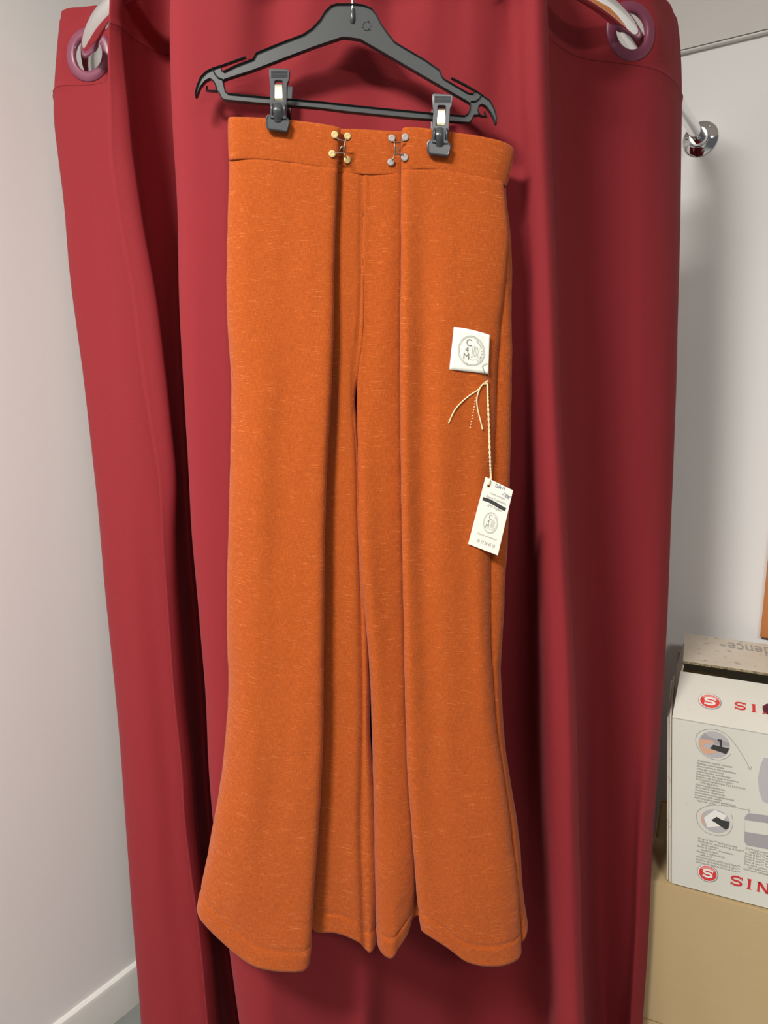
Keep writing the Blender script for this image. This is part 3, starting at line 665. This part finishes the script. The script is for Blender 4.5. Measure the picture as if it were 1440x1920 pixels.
ring = [V(*p_[:1], YH-.0202, p_[1]) for p_ in planar([CP(*p) for p in [(110, 1355), (62, 1435), (82, 1635), (130, 1685), (570, 1735), (590, 1690), (630, 1505), (585, 1435)]])]
jw.tube(ring, .0008, 8); jw.build('clip_jaw', M_CLIP, ck, angle=40)
bk = MB(); clip_plate(bk, [(170, 230), (600, 250), (560, 900), (560, 1400), (620, 1500), (580, 1700), (110, 1680), (80, 1440), (180, 1400), (180, 900)], YH+.0232, .0013)
bk.box(at(*CP(180, 1050), YH)*V(1, 0, 1)+V(0, YH-.017, 0), V(abs(at(*CP(560, 1050), YH)[0]-at(*CP(180, 1050), YH)[0]), 0, 0), V(0, .040, 0), V(0, 0, .006))
bk.build('clip_back', M_CLIP, ck)
pA = at(*CP(395, 200), YH); pB = at(842+0.0, 192.5, YH); pA0 = at(512+0, 146, YH); pB0 = at(811, 192, YH)
dlt = pB0 - pA0
c2 = ck.copy(); COL.objects.link(c2); c2.parent = hg; c2.location = tuple(np.array(ck.location) + dlt); ORI[c2.name] = ORI[ck.name] + dlt
for ch in list(ck.children):
    d_ = ch.copy(); COL.objects.link(d_); d_.parent = c2

# ------------------------------------------------------------------ cloth label sewn on the trousers
lc = [(851, 613), (918, 628), (915.5, 701), (842.5, 692.5)]
def lab_px(s_, t_):
    """s right 0..1, t down 0..1"""
    x = (lc[0][0]*(1-s_)+lc[1][0]*s_)*(1-t_) + (lc[3][0]*(1-s_)+lc[2][0]*s_)*t_
    y = (lc[0][1]*(1-s_)+lc[1][1]*s_)*(1-t_) + (lc[3][1]*(1-s_)+lc[2][1]*s_)*t_
    y -= 6*s_*(1-s_)*2.2*(1-t_)*.6
    return x, y
LG = [[on_cloth(*lab_px(i/12, j/12), .0016, .012) for i in range(13)] for j in range(13)]
LG = np.array(LG)
for _ in range(3): LG[1:-1, :, 1] = (LG[:-2, :, 1]+LG[2:, :, 1]+2*LG[1:-1, :, 1])/4; LG[:, 1:-1, 1] = (LG[:, :-2, 1]+LG[:, 2:, 1]+2*LG[:, 1:-1, 1])/4
LG[:, :, 1] -= .0008
for j in range(13):
    for i in range(13): LG[j, i] = at(*lab_px(i/12, j/12), LG[j, i, 1] - (.0018 if i == 12 else 0) + .0012*math.sin(i*1.3)*(i > 8)*.5)
lb = empty('fabric_label', LG[12, 6], 'square ivory cloth label with round sewing monogram on the orange trousers', 'label')
me = grid_mesh(LG, False, np.linspace(0, 1, 13), np.linspace(0, 1, 13), flip=False); o = link(me, 'label_cloth', M_TAPE, lb, angle=None); solid(o, .0004, 0)
def lab_at(s_, t_, lift=.0008):
    s_ = min(max(s_, 0), .9999)*12; t_ = min(max(t_, 0), .9999)*12; i, j = int(s_), int(t_); a, b_ = s_-i, t_-j
    p = (LG[j, i]*(1-a)+LG[j, i+1]*a)*(1-b_) + (LG[j+1, i]*(1-a)+LG[j+1, i+1]*a)*b_
    return p + V(0, -lift, 0)
def monogram(mapf):
    """monogram in a unit square, mapf(x,y) -> world"""
    mb = MB()
    def put(vs, fs): mb.add([mapf(p[0], p[1]) for p in vs], fs)
    put(*poly_stroke(circle_pts(.53, .5, .355), .009, True)); put(*poly_stroke(circle_pts(.53, .5, .325), .007, True))
    for ch, x, y, sz in (('C', .45, .36, .235), ('4', .41, .52, .20), ('M', .40, .69, .225)):
        vs, fs = text_mesh(ch, sz, offset=0, align='CENTER'); vs = vs.copy(); vs[:, 1] *= -1; vs[:, 0] += x; vs[:, 1] += y+.03; put(vs, [f[::-1] for f in fs])
    put(*poly_stroke(circle_pts(.475, .665, .008, n=8), .012, True))
    for k in range(5): put(*poly_stroke([(.565+k*.042, .35+.012*k), (.555+k*.040, .5), (.535+k*.038, .66-.012*k)], .008))
    # curved motto round the inside right of the ring
    word = 'Coudre à 4 mains'
    for k, ch in enumerate(word):
        if ch == ' ': continue
        a = math.radians(-62 + k*7.6); vs, fs = text_mesh(ch, .068, align='CENTER', offset=0); vs = vs.copy(); vs[:, 1] *= -1
        ca, sa = math.cos(a+math.pi/2), math.sin(a+math.pi/2); x = vs[:, 0]*ca - vs[:, 1]*sa + .53 + .262*math.cos(a); y = vs[:, 0]*sa + vs[:, 1]*ca + .5 + .262*math.sin(a)
        put(np.stack([x, y, 0*x], 1), [f[::-1] for f in fs])
    put(*poly_stroke([(.50, .70), (.56, .715), (.64, .70), (.70, .65), (.73, .58)], .006))
    return mb
monogram(lab_at).build('printed_monogram', M_FINE, lb, recalc=False)

# ------------------------------------------------------------------ swing tag on twine
YT = float(min(on_cloth(x_, y_, .0)[1] for x_, y_ in ((890, 1010), (900, 960), (915, 915), (900, 930)))) - .004
TC = lambda x, y: (860+x/11.29, 880+y/11.29)
stg = empty('swing_tag', at(906, 1035, YT), 'ivory price tag hanging on cream twine down the right trouser leg', 'price tag')
quad = [TC(568, 160), TC(1150, 445), TC(828, 1822), TC(200, 1580)]
Pq = planar(quad, YT); hc = planar([TC(635, 345)], YT)[0]
vs, fs = curve_mesh(Pq, [circle_pts(hc[0], hc[1], .0019, .0022, 20)], .0002)
MB().add(to_plane(vs, YT), fs).build('tag_card', M_PAPER, stg, angle=30)
pl = lambda x, y: V(*planar([TC(x, y)], YT)[0])
def tag_text(mb, body, x0, y0, x1, y1, size_px=None, off=0, shear=0, lift=.0005):
    """text whose baseline runs from crop point 0 to crop point 1"""
    a, b_ = pl(x0, y0), pl(x1, y1); L = np.linalg.norm(b_-a); d = (b_-a)/L; n2 = V(-d[1], d[0])
    vs, fs = text_mesh(body, 1, offset=off, shear=shear)
    w = vs[:, 0].max()-vs[:, 0].min(); sx = L/w; sy = (size_px/11.29*.00069) if size_px else sx
    pts = [a + d*(p[0]-vs[:, 0].min())*sx + n2*p[1]*sy for p in vs]
    mb.add([V(p[0], YT-lift, p[1]) for p in pts], fs)
for a_ in (('Coudre à 4 mains', 650, 510, 965, 645, 66), ('Espace Coutellerie', 575, 580, 990, 752, 70), ('22950 Trégueux', 600, 770, 895, 900, 74), ('https://coudrea4mains.fr', 400, 1360, 800, 1510, 50)):
    mb = MB(); tag_text(mb, *a_); mb.build('printed_line', M_GREY, stg, recalc=False)
mb = MB(); tag_text(mb, '06 77 38 45 58', 375, 1530, 750, 1665, 96); mb.build('printed_phone_number', M_GREY, stg, recalc=False)
mb = MB(); tag_text(mb, 'Taille M', 755, 370, 965, 450, 110, shear=.2); mb.build('handwriting', M_PEN, stg, recalc=False); mb = MB(); tag_text(mb, '130€', 920, 540, 1065, 640, 100, shear=.2); mb.build('handwriting', M_PEN, stg, recalc=False)
mb = MB(); bar = [(512, 582), (640, 620), (800, 700), (900, 765), (1005, 822), (975, 885), (880, 845), (760, 770), (620, 690), (500, 655)]
mb.add([V(p[0], YT-.0005, p[1]) for p in (pl(*b_) for b_ in bar)], [tuple(range(10))[::-1]]); mb.build('black_marker_bar', M_INK, stg)
o_, ex, ey = pl(676-150*1.3, 1135-215*1.2), None, None
d1 = unit(pl(1150, 445)-pl(568, 160)); d2 = unit(pl(200, 1580)-pl(568, 160)); cc = pl(676, 1135)
wsz, hsz = .0195, .0270
monogram(lambda x, y: (lambda q_: V(q_[0], YT-.0005, q_[1]))(cc + d1*(x-.53)*wsz/.71*.71/.71 + d2*(y-.5)*hsz/.71*.71/.71)).build('printed_monogram', M_FINE, stg, recalc=False)
# twine: two twisted strands, knot and loose ends; wire loop of the pin on the label
SP = lambda x, y: (800+x/3.84, 580+y/3.84)
tw = MB()
def lay(points, r, m_=tw, lift=.0022, n=None):
    pts = [on_cloth(*SP(*p), lift, .005) for p in points]; n = n or len(pts)*5; idx = np.linspace(0, len(pts)-1, n); f = [pchip(list(enumerate([p[k] for p in pts]))) for k in range(3)]
    line = [V(f[0](i), f[1](i), f[2](i)) for i in idx]; m_.tube(line, r, 8); return line
main = [(437, 520), (438, 570), (440, 640), (445, 760), (450, 900), (455, 1050), (459, 1150), (462, 1215)]
pts = [on_cloth(*SP(*p), .003, .005) for p in main]; pts.append(at(*TC(655, 240), YT-.0012)); pts.append(at(*TC(640, 330), YT-.0010)); f = [pchip(list(enumerate([p[k] for p in pts]))) for k in range(3)]
idx = np.linspace(0, len(pts)-1, 170); ln = [V(f[0](i), f[1](i), f[2](i)) for i in idx]
for ph in (0, math.pi):
    tw.tube([p + .0007*V(math.cos(i*.62+ph), -abs(math.sin(i*.62+ph))*.6, 0) for i, p in enumerate(ln)], .00075, 7)
tw.tube([at(*TC(655, 180), YT+.0015), at(*TC(650, 250), YT+.0012), at(*TC(640, 330), YT+.0002)], .0007, 7)
lay([(435, 520), (405, 540), (370, 580), (310, 620), (250, 670), (200, 730), (158, 820)], .0009)
lay([(437, 535), (400, 545), (375, 590), (362, 650), (368, 720), (385, 790), (402, 862)], .0009)
tw.ball(on_cloth(*SP(435, 520), .0028), .0017); tw.ball(on_cloth(*SP(402, 860), .002), .0012)
tw.build('twine', M_STRING, stg, angle=80)
dt = MB()
for k in range(11):
    t = k/10; dt.ball(on_cloth(*SP(352-38*t**1.2, 640+210*t), .0012), .0009, 8)
dt.build('loose_stitching', M_STRING, stg, angle=80)
pn_ = MB(); lp = [(425, 470), (412, 440), (400, 410), (408, 398), (428, 390), (445, 400), (447, 430), (444, 480), (440, 515)]
pp = [on_cloth(*SP(*p), .0035, .012) for p in lp]; pn_.tube(pp, .00035, 6); pn_.tube([on_cloth(*SP(*p), .0035, .012) for p in [(415, 450), (422, 490), (432, 515)]], .00035, 6)
pn_.build('wire_pin', M_HOOK, stg, angle=80)

# ------------------------------------------------------------------ cartons against the right wall
RX, RD = unit(V(.916, -.40, 0)), unit(V(.40, .916, 0)); UP = V(0, 0, 1)
# lower kraft boxes
def kraft_box(name, o, rx, rd, w, d, z0, z1, label, flaps=None):
    o = np.array([o[0], o[1], 0.]); t = .004
    r = empty(name, o + rx*w/2 + rd*d/2 + UP*z0, label, 'cardboard box', 'plain cardboard boxes under the sewing machine carton')
    b_ = MB(); h = z1-z0; O_ = o + UP*z0
    b_.box(O_, rx*w, rd*t, UP*h); b_.box(O_ + rd*(d-t), rx*w, rd*t, UP*h); b_.box(O_ + rd*t, rx*t, rd*(d-2*t), UP*h); b_.box(O_ + rx*(w-t) + rd*t, rx*t, rd*(d-2*t), UP*h); b_.box(O_+rx*t+rd*t, rx*(w-2*t), rd*(d-2*t), UP*t)
    b_.build('box_body', M_KRAFT, r, bevel=.0008, angle=30)
    T_ = O_ + UP*(h-t)
    f1 = MB(); f1.box(T_ + rx*t + rd*t, rx*(w-2*t), rd*(d*.5-t-.003), UP*t); f1.build('flap', M_KRAFT, r, bevel=.0008, angle=30)
    f2 = MB(); lift = flaps or 0
    f2.box(T_ + rx*t + rd*(d*.5+.003) + UP*(-.006), rx*(w-2*t), rd*(d*.5-t-.004) + UP*(.004+lift), UP*t); f2.build('flap', M_KRAFT, r, bevel=.0008, angle=30)
    return r
K2X = unit(V(.905, -.425, 0)); K2D = V(-K2X[1], K2X[0], 0)
kp = V(.5075, 1.2145, 0)
kraft_box('cardboard_box', kp, K2X, K2D, .46, .30, .303, .599, 'plain brown cardboard box directly under the white sewing machine carton')
kraft_box('cardboard_box', kp + K2X*.004 - K2D*.0, K2X, K2D, .44, .30, .0, .299, 'brown cardboard box on the floor, lowest of the stack beside the curtain')

UPC = unit(UP - RX*.068)
# white sewing machine carton
zB, zT = .602, .9305; SW, SD = .38, .285; so = V(.534, 1.2, 0)
so = so + RD*.004 + RX*.012
sb_root = empty('sewing_machine_carton', so + RX*SW/2 + RD*SD/2 + UP*zB, 'white printed sewing machine carton with a red round logo, stacked on brown boxes', 'box')
b = MB(); t = .004; O_ = so + UP*zB; h = zT-zB
b.box(O_, RX*SW, RD*t, UPC*h); b.box(O_ + RD*(SD-t), RX*SW, RD*t, UPC*h); b.box(O_ + RD*t, RX*t, RD*(SD-2*t), UPC*h); b.box(O_ + RX*(SW-t)+RD*t, RX*t, RD*(SD-2*t), UPC*h); b.box(O_+RX*t+RD*t, RX*(SW-2*t), RD*(SD-2*t), UP*t)
b.build('carton_body', M_CARTON, sb_root, bevel=.001, angle=30)
# glued side lap with bare corrugated edges
b = MB(); b.box(O_ - RX*.0045 + RD*.004, RX*.0035, RD*.20, UPC*(h+.002)); b.box(O_ - RX*.0085 + RD*.008, RX*.0030, RD*.19, UPC*(h-.006)); b.build('side_lap', M_DIRTY, sb_root, bevel=.0004)
TOPF = O_ + UPC*h
def slab(mb, a, e1, e2, th):
    n_ = unit(np.cross(e1, e2)); mb.cur = 0; mb.add([a+n_*th, a+e1+n_*th, a+e1+e2+n_*th, a+e2+n_*th], [(0, 1, 2, 3)])
    mb.add([a, a+e2, a+e1+e2, a+e1], [(0, 1, 2, 3)]); mb.cur = 1
    P_ = [a, a+e1, a+e1+e2, a+e2]
    for i in range(4): mb.add([P_[i], P_[(i+1) % 4], P_[(i+1) % 4]+n_*th, P_[i]+n_*th], [(0, 1, 2, 3)])
    mb.cur = 0; return n_
fr_dir = RD*.112 + UP*.048 + RX*.008
b = MB(); nF = slab(b, TOPF + RD*.0005 - UP*.0035, RX*SW, fr_dir, .004); flap1 = b.build('front_flap', [M_CARTON, M_CARTON], sb_root, angle=30, recalc=False)
b = MB(); bf0 = TOPF + RD*.120 + UP*.062 + RX*.011; bdir = RD*.175 + UP*.001
slab(b, bf0, RX*(SW+.004), bdir, .0045); nB = unit(np.cross(RX, bdir)); b.build('back_flap', [M_DIRTY, M_EDGE], sb_root, angle=30, recalc=False)
b = MB(); b.box(TOPF + RD*(SD-.004) , RX*SW, RD*.003, UP*.030); b.build('back_flap_hinge', M_CARTON, sb_root)
b = MB(); slab(b, TOPF + RD*.012 + RX*.002 - UP*.001, RX*.10, RD*.24, .003); b.build('side_flap', [M_KRAFT, M_EDGE], sb_root, angle=30, recalc=False)
b = MB(); gp = [TOPF, TOPF+fr_dir-UP*.003, TOPF+RD*.125+UP*.056+RX*.010, TOPF+RD*(SD-.004)+UP*.052+RX*.010, TOPF+RD*(SD-.004)]; gp = [p+RX*.0006 for p in gp]
b.add(gp+[p+RX*.003 for p in gp], [(0, 1, 2, 3, 4), (9, 8, 7, 6, 5)]+[(i, (i+1) % 5, 5+(i+1) % 5, 5+i) for i in range(5)]); b.build('side_gusset', M_DIRTY, sb_root, angle=30)
f0 = TOPF + RD*.0005 - UP*.0035 + nF*.004
FN = -RD
def st_front(px, py):
    p = on_plane(px, py, O_, RD); return V(np.dot(p-O_, RX), p[2]-O_[2])
def st_flap(px, py):
    p = on_plane(px, py, f0, nF); return V(np.dot(p-f0, RX), np.dot(p-f0, unit(fr_dir - RX*np.dot(fr_dir, RX))))
def st_back(px, py):
    p = on_plane(px, py, bf0+nB*.0045, nB); return V(np.dot(p-bf0, RX), np.dot(p-bf0-nB*.0045, unit(bdir)))
mp_front = frame_map(O_ - RD*.0006, RX, UP); mp_flap = frame_map(f0 + nF*.0006, RX, fr_dir); mp_back = frame_map(bf0 + nB*.0051, RX, bdir)
def stroke_S(w, h, th):
    """slab-serif S as ribbon pieces, box w x h, centred"""
    pts = []; a = w/2-th/2; b_ = h/4 - th*.18
    top = [(a*math.cos(t), b_*math.sin(t)*1.0) for t in np.linspace(math.radians(25), math.radians(262), 16)]
    bot = [(-x, -y) for x, y in top][::-1]
    cy = h/2 - th*.42 - b_
    return [(x, y+cy) for x, y in top] + [(x, y-cy) for x, y in bot]
def letter_S(mb, mp, c, w, h, th, lift=0):
    ps = stroke_S(w, h, th); vs, fs = poly_stroke(ps, th); vs = vs + np.array([c[0], c[1], lift]); mb.add(mp(vs), fs)
    for sx in (1, -1):   # serifs
        x0 = sx*(w/2-th*.30); y0 = sx*(h/2-th*.1)
        q_ = [(x0-th*.28, y0), (x0+th*.28, y0), (x0+th*.28, y0-sx*h*.33), (x0-th*.10, y0-sx*h*.33)]; mb.add(mp([(c[0]+a, c[1]+b_, lift) for a, b_ in q_]), [(0, 1, 2, 3)])
def rect(mb, mp, x0, y0, x1, y1, lift=0): mb.add(mp([(x0, y0, lift), (x1, y0, lift), (x1, y1, lift), (x0, y1, lift)]), [(0, 1, 2, 3)])
def letter_I(mb, mp, c, w, h):
    rect(mb, mp, c[0]-w*.30, c[1]-h/2, c[0]+w*.30, c[1]+h/2); 
    for s_ in (-1, 1): rect(mb, mp, c[0]-w/2, c[1]+s_*h/2-h*.035-.0*s_, c[0]+w/2, c[1]+s_*h/2+h*.035)
def letter_N(mb, mp, c, w, h):
    l, r_ = c[0]-w/2, c[0]+w/2; tk = w*.16
    rect(mb, mp, l+tk*.5, c[1]-h/2, l+tk*1.5, c[1]+h/2); rect(mb, mp, r_-tk*1.5, c[1]-h/2, r_-tk*.5, c[1]+h/2)
    mb.add(mp([(l, c[1]+h/2, 0), (l+w*.32, c[1]+h/2, 0), (r_-tk*.5, c[1]-h/2, 0), (r_-tk*1.9, c[1]-h/2, 0)]), [(0, 1, 2, 3)])
    for x in (l+tk, r_-tk): rect(mb, mp, x-tk, c[1]-h/2-h*.035, x+tk, c[1]-h/2+h*.035)
    rect(mb, mp, r_-tk*2, c[1]+h/2-h*.035, r_, c[1]+h/2+h*.035)
def text_in(mb, mp, body, x, y, w, h, off=.01):
    vs, fs = text_mesh(body, 1, offset=off); vs = vs.copy(); vs[:, 0] = (vs[:, 0]-vs[:, 0].min())/(vs[:, 0].max()-vs[:, 0].min())*w + x; vs[:, 1] = (vs[:, 1]-vs[:, 1].min())/(vs[:, 1].max()-vs[:, 1].min())*h + y
    mb.add(mp(vs), fs)
def badge(mp, st, cpx, edge_px, hratio):
    c = st(*cpx); r_ = abs(st(*edge_px)[0]-c[0]); ry = r_*hratio
    rt = empty('round_badge', ORI[sb_root.name]); rt.parent = sb_root; rt.location = (0, 0, 0)
    m1 = MB(); m1.add(mp([(a, b_, .0001) for a, b_ in circle_pts(c[0], c[1], r_, ry)]), [tuple(range(48))]); m1.build('silver_ring', M_SILPR, rt, recalc=False)
    m1 = MB(); m1.add(mp([(a, b_, .0002) for a, b_ in circle_pts(c[0]-r_*.03, c[1]+ry*.02, r_*.92, ry*.92)]), [tuple(range(48))]); m1.build('white_ring', M_WHITE, rt, recalc=False)
    m1 = MB(); m1.add(mp([(a, b_, .0003) for a, b_ in circle_pts(c[0], c[1], r_*.84, ry*.84)]), [tuple(range(48))]); m1.build('red_disc', M_REDG, rt, recalc=False)
    m1 = MB(); gl = [(c[0]+r_*.74*math.cos(a), c[1]+ry*(.10+.68*math.sin(a))) for a in np.linspace(.35, math.pi-.35, 16)]; gl += [(c[0]-r_*.6+r_*1.2*t, c[1]+ry*(.30+.18*math.sin(math.pi*t))) for t in np.linspace(0, 1, 8)]
    m1.add(mp([(a, b_, .0004) for a, b_ in gl]), [tuple(range(len(gl)))]); m1.build('gloss_highlight', M_PINK, rt, recalc=False)
    m1 = MB(); letter_S(m1, mp, c, r_*.98, ry*.98, r_*.22, .0005); m1.build('white_letter', M_WHITE, rt, recalc=False)
badge(mp_front, st_front, (1327, 1637), (1347, 1640), 1.0)
badge(mp_flap, st_flap, (1331, 1315.5), (1353, 1318), 1.0)
def wordmark(mp, st, sp_, ip_, np_, hS, dpos):
    m1 = MB(); a = st(*sp_); bI = st(*ip_); cN = st(*np_); step = (bI[0]-a[0])
    y0 = a[1]
    letter_S(m1, mp, a, hS*.98, hS, hS*.19); letter_I(m1, mp, (bI[0], y0), hS*.40, hS*.97); letter_N(m1, mp, (cN[0], y0), hS*1.08, hS*.97)
    xx = cN[0] + hS*1.75
    for ch, w in (('G', .95), ('E', .8), ('R', .95)): text_in(m1, mp, ch, xx-hS*.48, y0-hS*.48, hS*w, hS*.97, .03); xx += hS*1.6
    m1.build('red_wordmark', M_RED, sb_root, recalc=False)
s1 = st_front(1381, 1642); s1b = st_front(1381, 1661); s1a = st_front(1381, 1641.5)
hS = abs(st_front(1380, 1661)[1]-st_front(1380, 1642)[1])
wordmark(mp_front, st_front, (1381, 1651.5), (1405, 1657), (1431, 1664), hS, None)
hS2 = abs(st_flap(1388, 1331)[1]-st_flap(1388, 1316.5)[1])
wordmark(mp_flap, st_flap, (1388, 1324), (1413.5, 1328), (1441, 1332), hS2, None)
m1 = MB(); c = st_flap(1455, 1336); r_ = abs(st_flap(1430, 1334)[0]-c[0]); m1.add(mp_flap([(a, b_, .0006) for a, b_ in circle_pts(c[0], c[1]+.004, r_, r_*.80)]), [tuple(range(48))]); m1.build('plum_sticker', M_PLUM, sb_root, recalc=False)
# upside-down word on the raised back flap
m1 = MB(); a = st_back(1441, 1214); b_ = st_back(1365, 1211); base_y = st_back(1400, 1209)[1]; capb = st_back(1400, 1222)[1]
vs, fs = text_mesh('Confidence', 1, offset=.0); vs = vs.copy(); x_ = vs[:, 0]; k_e = x_.max()
wid = abs(a[0]-b_[0]); sc_ = wid/(k_e*.475); hh = abs(base_y-capb)/.56
vs[:, 0] = b_[0] + (k_e - x_)*sc_; vs[:, 1] = base_y - vs[:, 1]*hh*1.0
m1.add(mp_back(vs), fs); vs, fs = text_mesh('™', 1); vs = vs.copy(); mx = vs[:, 0].max(); vs[:, 0] = st_back(1362, 1207)[0] - vs[:, 0]*sc_*.4 ; vs[:, 1] = base_y - hh*.1 - vs[:, 1]*hh*.4
m1.add(mp_back(vs), fs); m1.build('printed_product_word', M_GREY, sb_root, recalc=False)
# printed insets, arrows, captions and machine pictures on the front
Z6 = lambda x, y: st_front(1180+x/4.8, 1150+y/4.8)
Z7 = lambda x, y: st_front(1180+x/4.365, 1480+y/4.365)
def poly(name, pts, m_, lift, parent=None):
    mb_ = MB(); mb_.add(mp_front([(p[0], p[1], lift) for p in pts]), [tuple(range(len(pts)))]); return mb_.build(name, m_, parent or sb_root, recalc=False)
def spline(pts, k=5):
    fx = pchip([(i, p[0]) for i, p in enumerate(pts)]); fy = pchip([(i, p[1]) for i, p in enumerate(pts)])
    return [(fx(i), fy(i)) for i in np.linspace(0, len(pts)-1, (len(pts)-1)*k+1)]

ring1 = [Z6(*p) for p in [(915, 1262), (880, 1295), (830, 1315), (770, 1315), (700, 1290), (640, 1240), (605, 1180), (597, 1130), (610, 1090), (650, 1058), (710, 1043), (760, 1043), (820, 1058), (880, 1095), (940, 1160), (1000, 1245), (1050, 1330), (1090, 1405)]]
ring2 = [Z7(*p) for p in [(835, 205), (848, 250), (845, 300), (820, 350), (780, 374), (700, 375), (620, 345), (570, 290), (550, 230), (560, 180), (600, 150), (650, 132), (720, 128), (800, 135), (900, 155), (990, 172)]]
for rg, tri in ((ring1, [Z6(1064, 1388), Z6(1090, 1407), Z6(1100, 1378)]), (ring2, [Z7(970, 158), Z7(990, 172), Z7(972, 186)])):
    al = MB(); vs, fs = poly_stroke(spline(rg), .0006); al.add(mp_front(vs), fs)
    vs, fs = poly_stroke(tri, .0006); al.add(mp_front(vs), fs); al.build('printed_arrow', M_FINE, sb_root, recalc=False)
def inset(c, e, t_, shapes):
    rt = empty('printed_inset', ORI[sb_root.name]); rt.parent = sb_root; rt.location = (0, 0, 0)
    rx_, ry_ = abs(e[0]-c[0]), abs(t_[1]-c[1])
    poly('picture_ground', circle_pts(c[0], c[1], rx_, ry_), M_MACH, .0001, rt)
    for i, (nm, pts, m_) in enumerate(shapes):
        cl = []
        for p in pts:
            d_ = math.hypot((p[0]-c[0])/rx_, (p[1]-c[1])/ry_); k_ = min(1, .985/d_) if d_ > 0 else 1
            cl.append((c[0]+(p[0]-c[0])*k_, c[1]+(p[1]-c[1])*k_))
        poly(nm, cl, m_, .0002+.0001*i, rt)
inset(Z6(762, 1180), Z6(905, 1195), Z6(755, 1060), [
    ('printed_machine_arm', [Z6(*p) for p in [(640, 1100), (680, 1075), (720, 1110), (900, 1160), (905, 1200), (800, 1180), (640, 1130)]], M_MACH2),
    ('printed_fingers', [Z6(*p) for p in [(620, 1150), (640, 1130), (740, 1140), (770, 1165), (700, 1170), (650, 1190), (700, 1215), (780, 1235), (790, 1255), (680, 1262), (640, 1220)]], M_SKIN),
    ('printed_presser_plate', [Z6(*p) for p in [(755, 1180), (900, 1215), (885, 1275), (725, 1215)]], M_INK),
    ('printed_needle_bar', [Z6(*p) for p in [(795, 1130), (835, 1135), (832, 1200), (815, 1200), (812, 1150), (795, 1150)]], M_INK)])
inset(Z7(705, 258), Z7(825, 280), Z7(700, 162), [
    ('printed_pale_panel', [Z7(*p) for p in [(610, 230), (700, 165), (800, 210), (740, 300), (640, 310)]], M_WHITE),
    ('printed_finger', [Z7(*p) for p in [(600, 175), (622, 180), (605, 230), (622, 300), (600, 290), (580, 240)]], M_SKIN),
    ('printed_bobbin_case', [Z7(*p) for p in [(670, 250), (715, 222), (760, 250), (820, 262), (822, 320), (790, 330), (720, 280)]], M_INK)])
poly('printed_machine_top', [Z6(*p) for p in [(1210, 1298), (1500, 1335), (1500, 1760), (1248, 1708), (1200, 1690), (1168, 1590), (1158, 1480), (1180, 1370)]], M_MACH, .0001)
poly('printed_machine_base', [Z7(*p) for p in [(975, 192), (1300, 235), (1300, 520), (1100, 482), (960, 455), (942, 425), (945, 225)]], M_MACH2, .0001)
poly('printed_machine_band', [Z7(*p) for p in [(945, 250), (1300, 300), (1300, 400), (945, 345)]], M_CARTON, .0002)
def captions(lines, x0, y0, stp, sl=0.0):
    mb_ = MB(); p0 = st_front(x0, y0); p1 = st_front(x0, y0+stp); dy = abs(p1[1]-p0[1])
    for i, ln_ in enumerate(lines):
        ind = .006 if ln_.startswith(' ') else 0
        vs, fs = text_mesh(ln_.strip(), dy*1.02, offset=0); vs = vs.copy(); vs[:, 0] = vs[:, 0]*1.0 + p0[0] + ind; vs[:, 1] += p0[1] - dy*(i+.7); mb_.add(mp_front(vs), fs)
    mb_.build('printed_captions', M_FINE, sb_root, recalc=False)
captions(['Automatic needle threader', 'Enfilage automatique', 'Automatischer Nadeleinfädler', 'Infila ago automatico', 'Automatische draadinrijger', 'Enhebrador de aguja automático', 'Enfiador de linha automático', 'Αυτόματο πέρασμα της κλωστής', ' στην βελόνα', 'Automatisk nåletræder', 'Automatisk nålträdare', 'Automatisk nåleitræder', 'Automaattinen langanpujottaja', 'Otomatik iplik takma', 'Автоматический нитковде-', ' ватель иглы'], 1308, 1423.5, 5.05)
captions(['Drop & Sew™ bobbin system', 'Système de canette Drop & Sew™', ' Spulensystem', 'Drop & Sew™ Unterfaden-', ' spulensystem', 'Bobina a caduta facile', ' Self wind', 'Horizontale spoel Drop & Sew™', 'Sistema de bobina Drop & Sew™', 'Sistema de bobina Drop & Sew™'], 1309, 1569, 5.0)
captions(['Σύστημα μασουριού', ' εύκολης τοποθέτησης', 'Drop & Sew™ system', 'Drop & Sew™ spole', 'Drop & Sew™ puola', 'Drop & Sew™ masura', 'Easy wind system', ' система шпульки', 'Быстрая заправка'], 1398, 1588, 5.0)

# ------------------------------------------------------------------ light
def area(name, loc, target, sx, sy, power, col):
    ld = bpy.data.lights.new(name, 'AREA'); ld.shape = 'RECTANGLE'; ld.size = sx; ld.size_y = sy; ld.energy = power; ld.color = col
    o = bpy.data.objects.new(name, ld); COL.objects.link(o); o.location = loc
    o.rotation_euler = (Vector(target)-Vector(loc)).to_track_quat('-Z', 'Y').to_euler(); return o
area('ceiling_light', (-.95, -.45, 2.80), (-.95, -.45, 0), .6, .35, 96, (1, .965, .915))
area('ceiling_light', (.5, -1.5, 2.80), (.5, -1.5, 0), .7, .4, 44, (1, .965, .915))
w = bpy.data.worlds.new('world'); S.world = w; w.use_nodes = True
w.node_tree.nodes['Background'].inputs['Color'].default_value = (.93, .94, 1, 1); w.node_tree.nodes['Background'].inputs['Strength'].default_value = .10
S.view_settings.view_transform = 'Standard'; S.view_settings.look = 'None'; S.view_settings.gamma = 1; S.view_settings.use_curve_mapping = False
S.view_settings.exposure = 0.0
S.cycles.use_denoising = True
S.cycles.max_bounces = 8; S.cycles.diffuse_bounces = 4
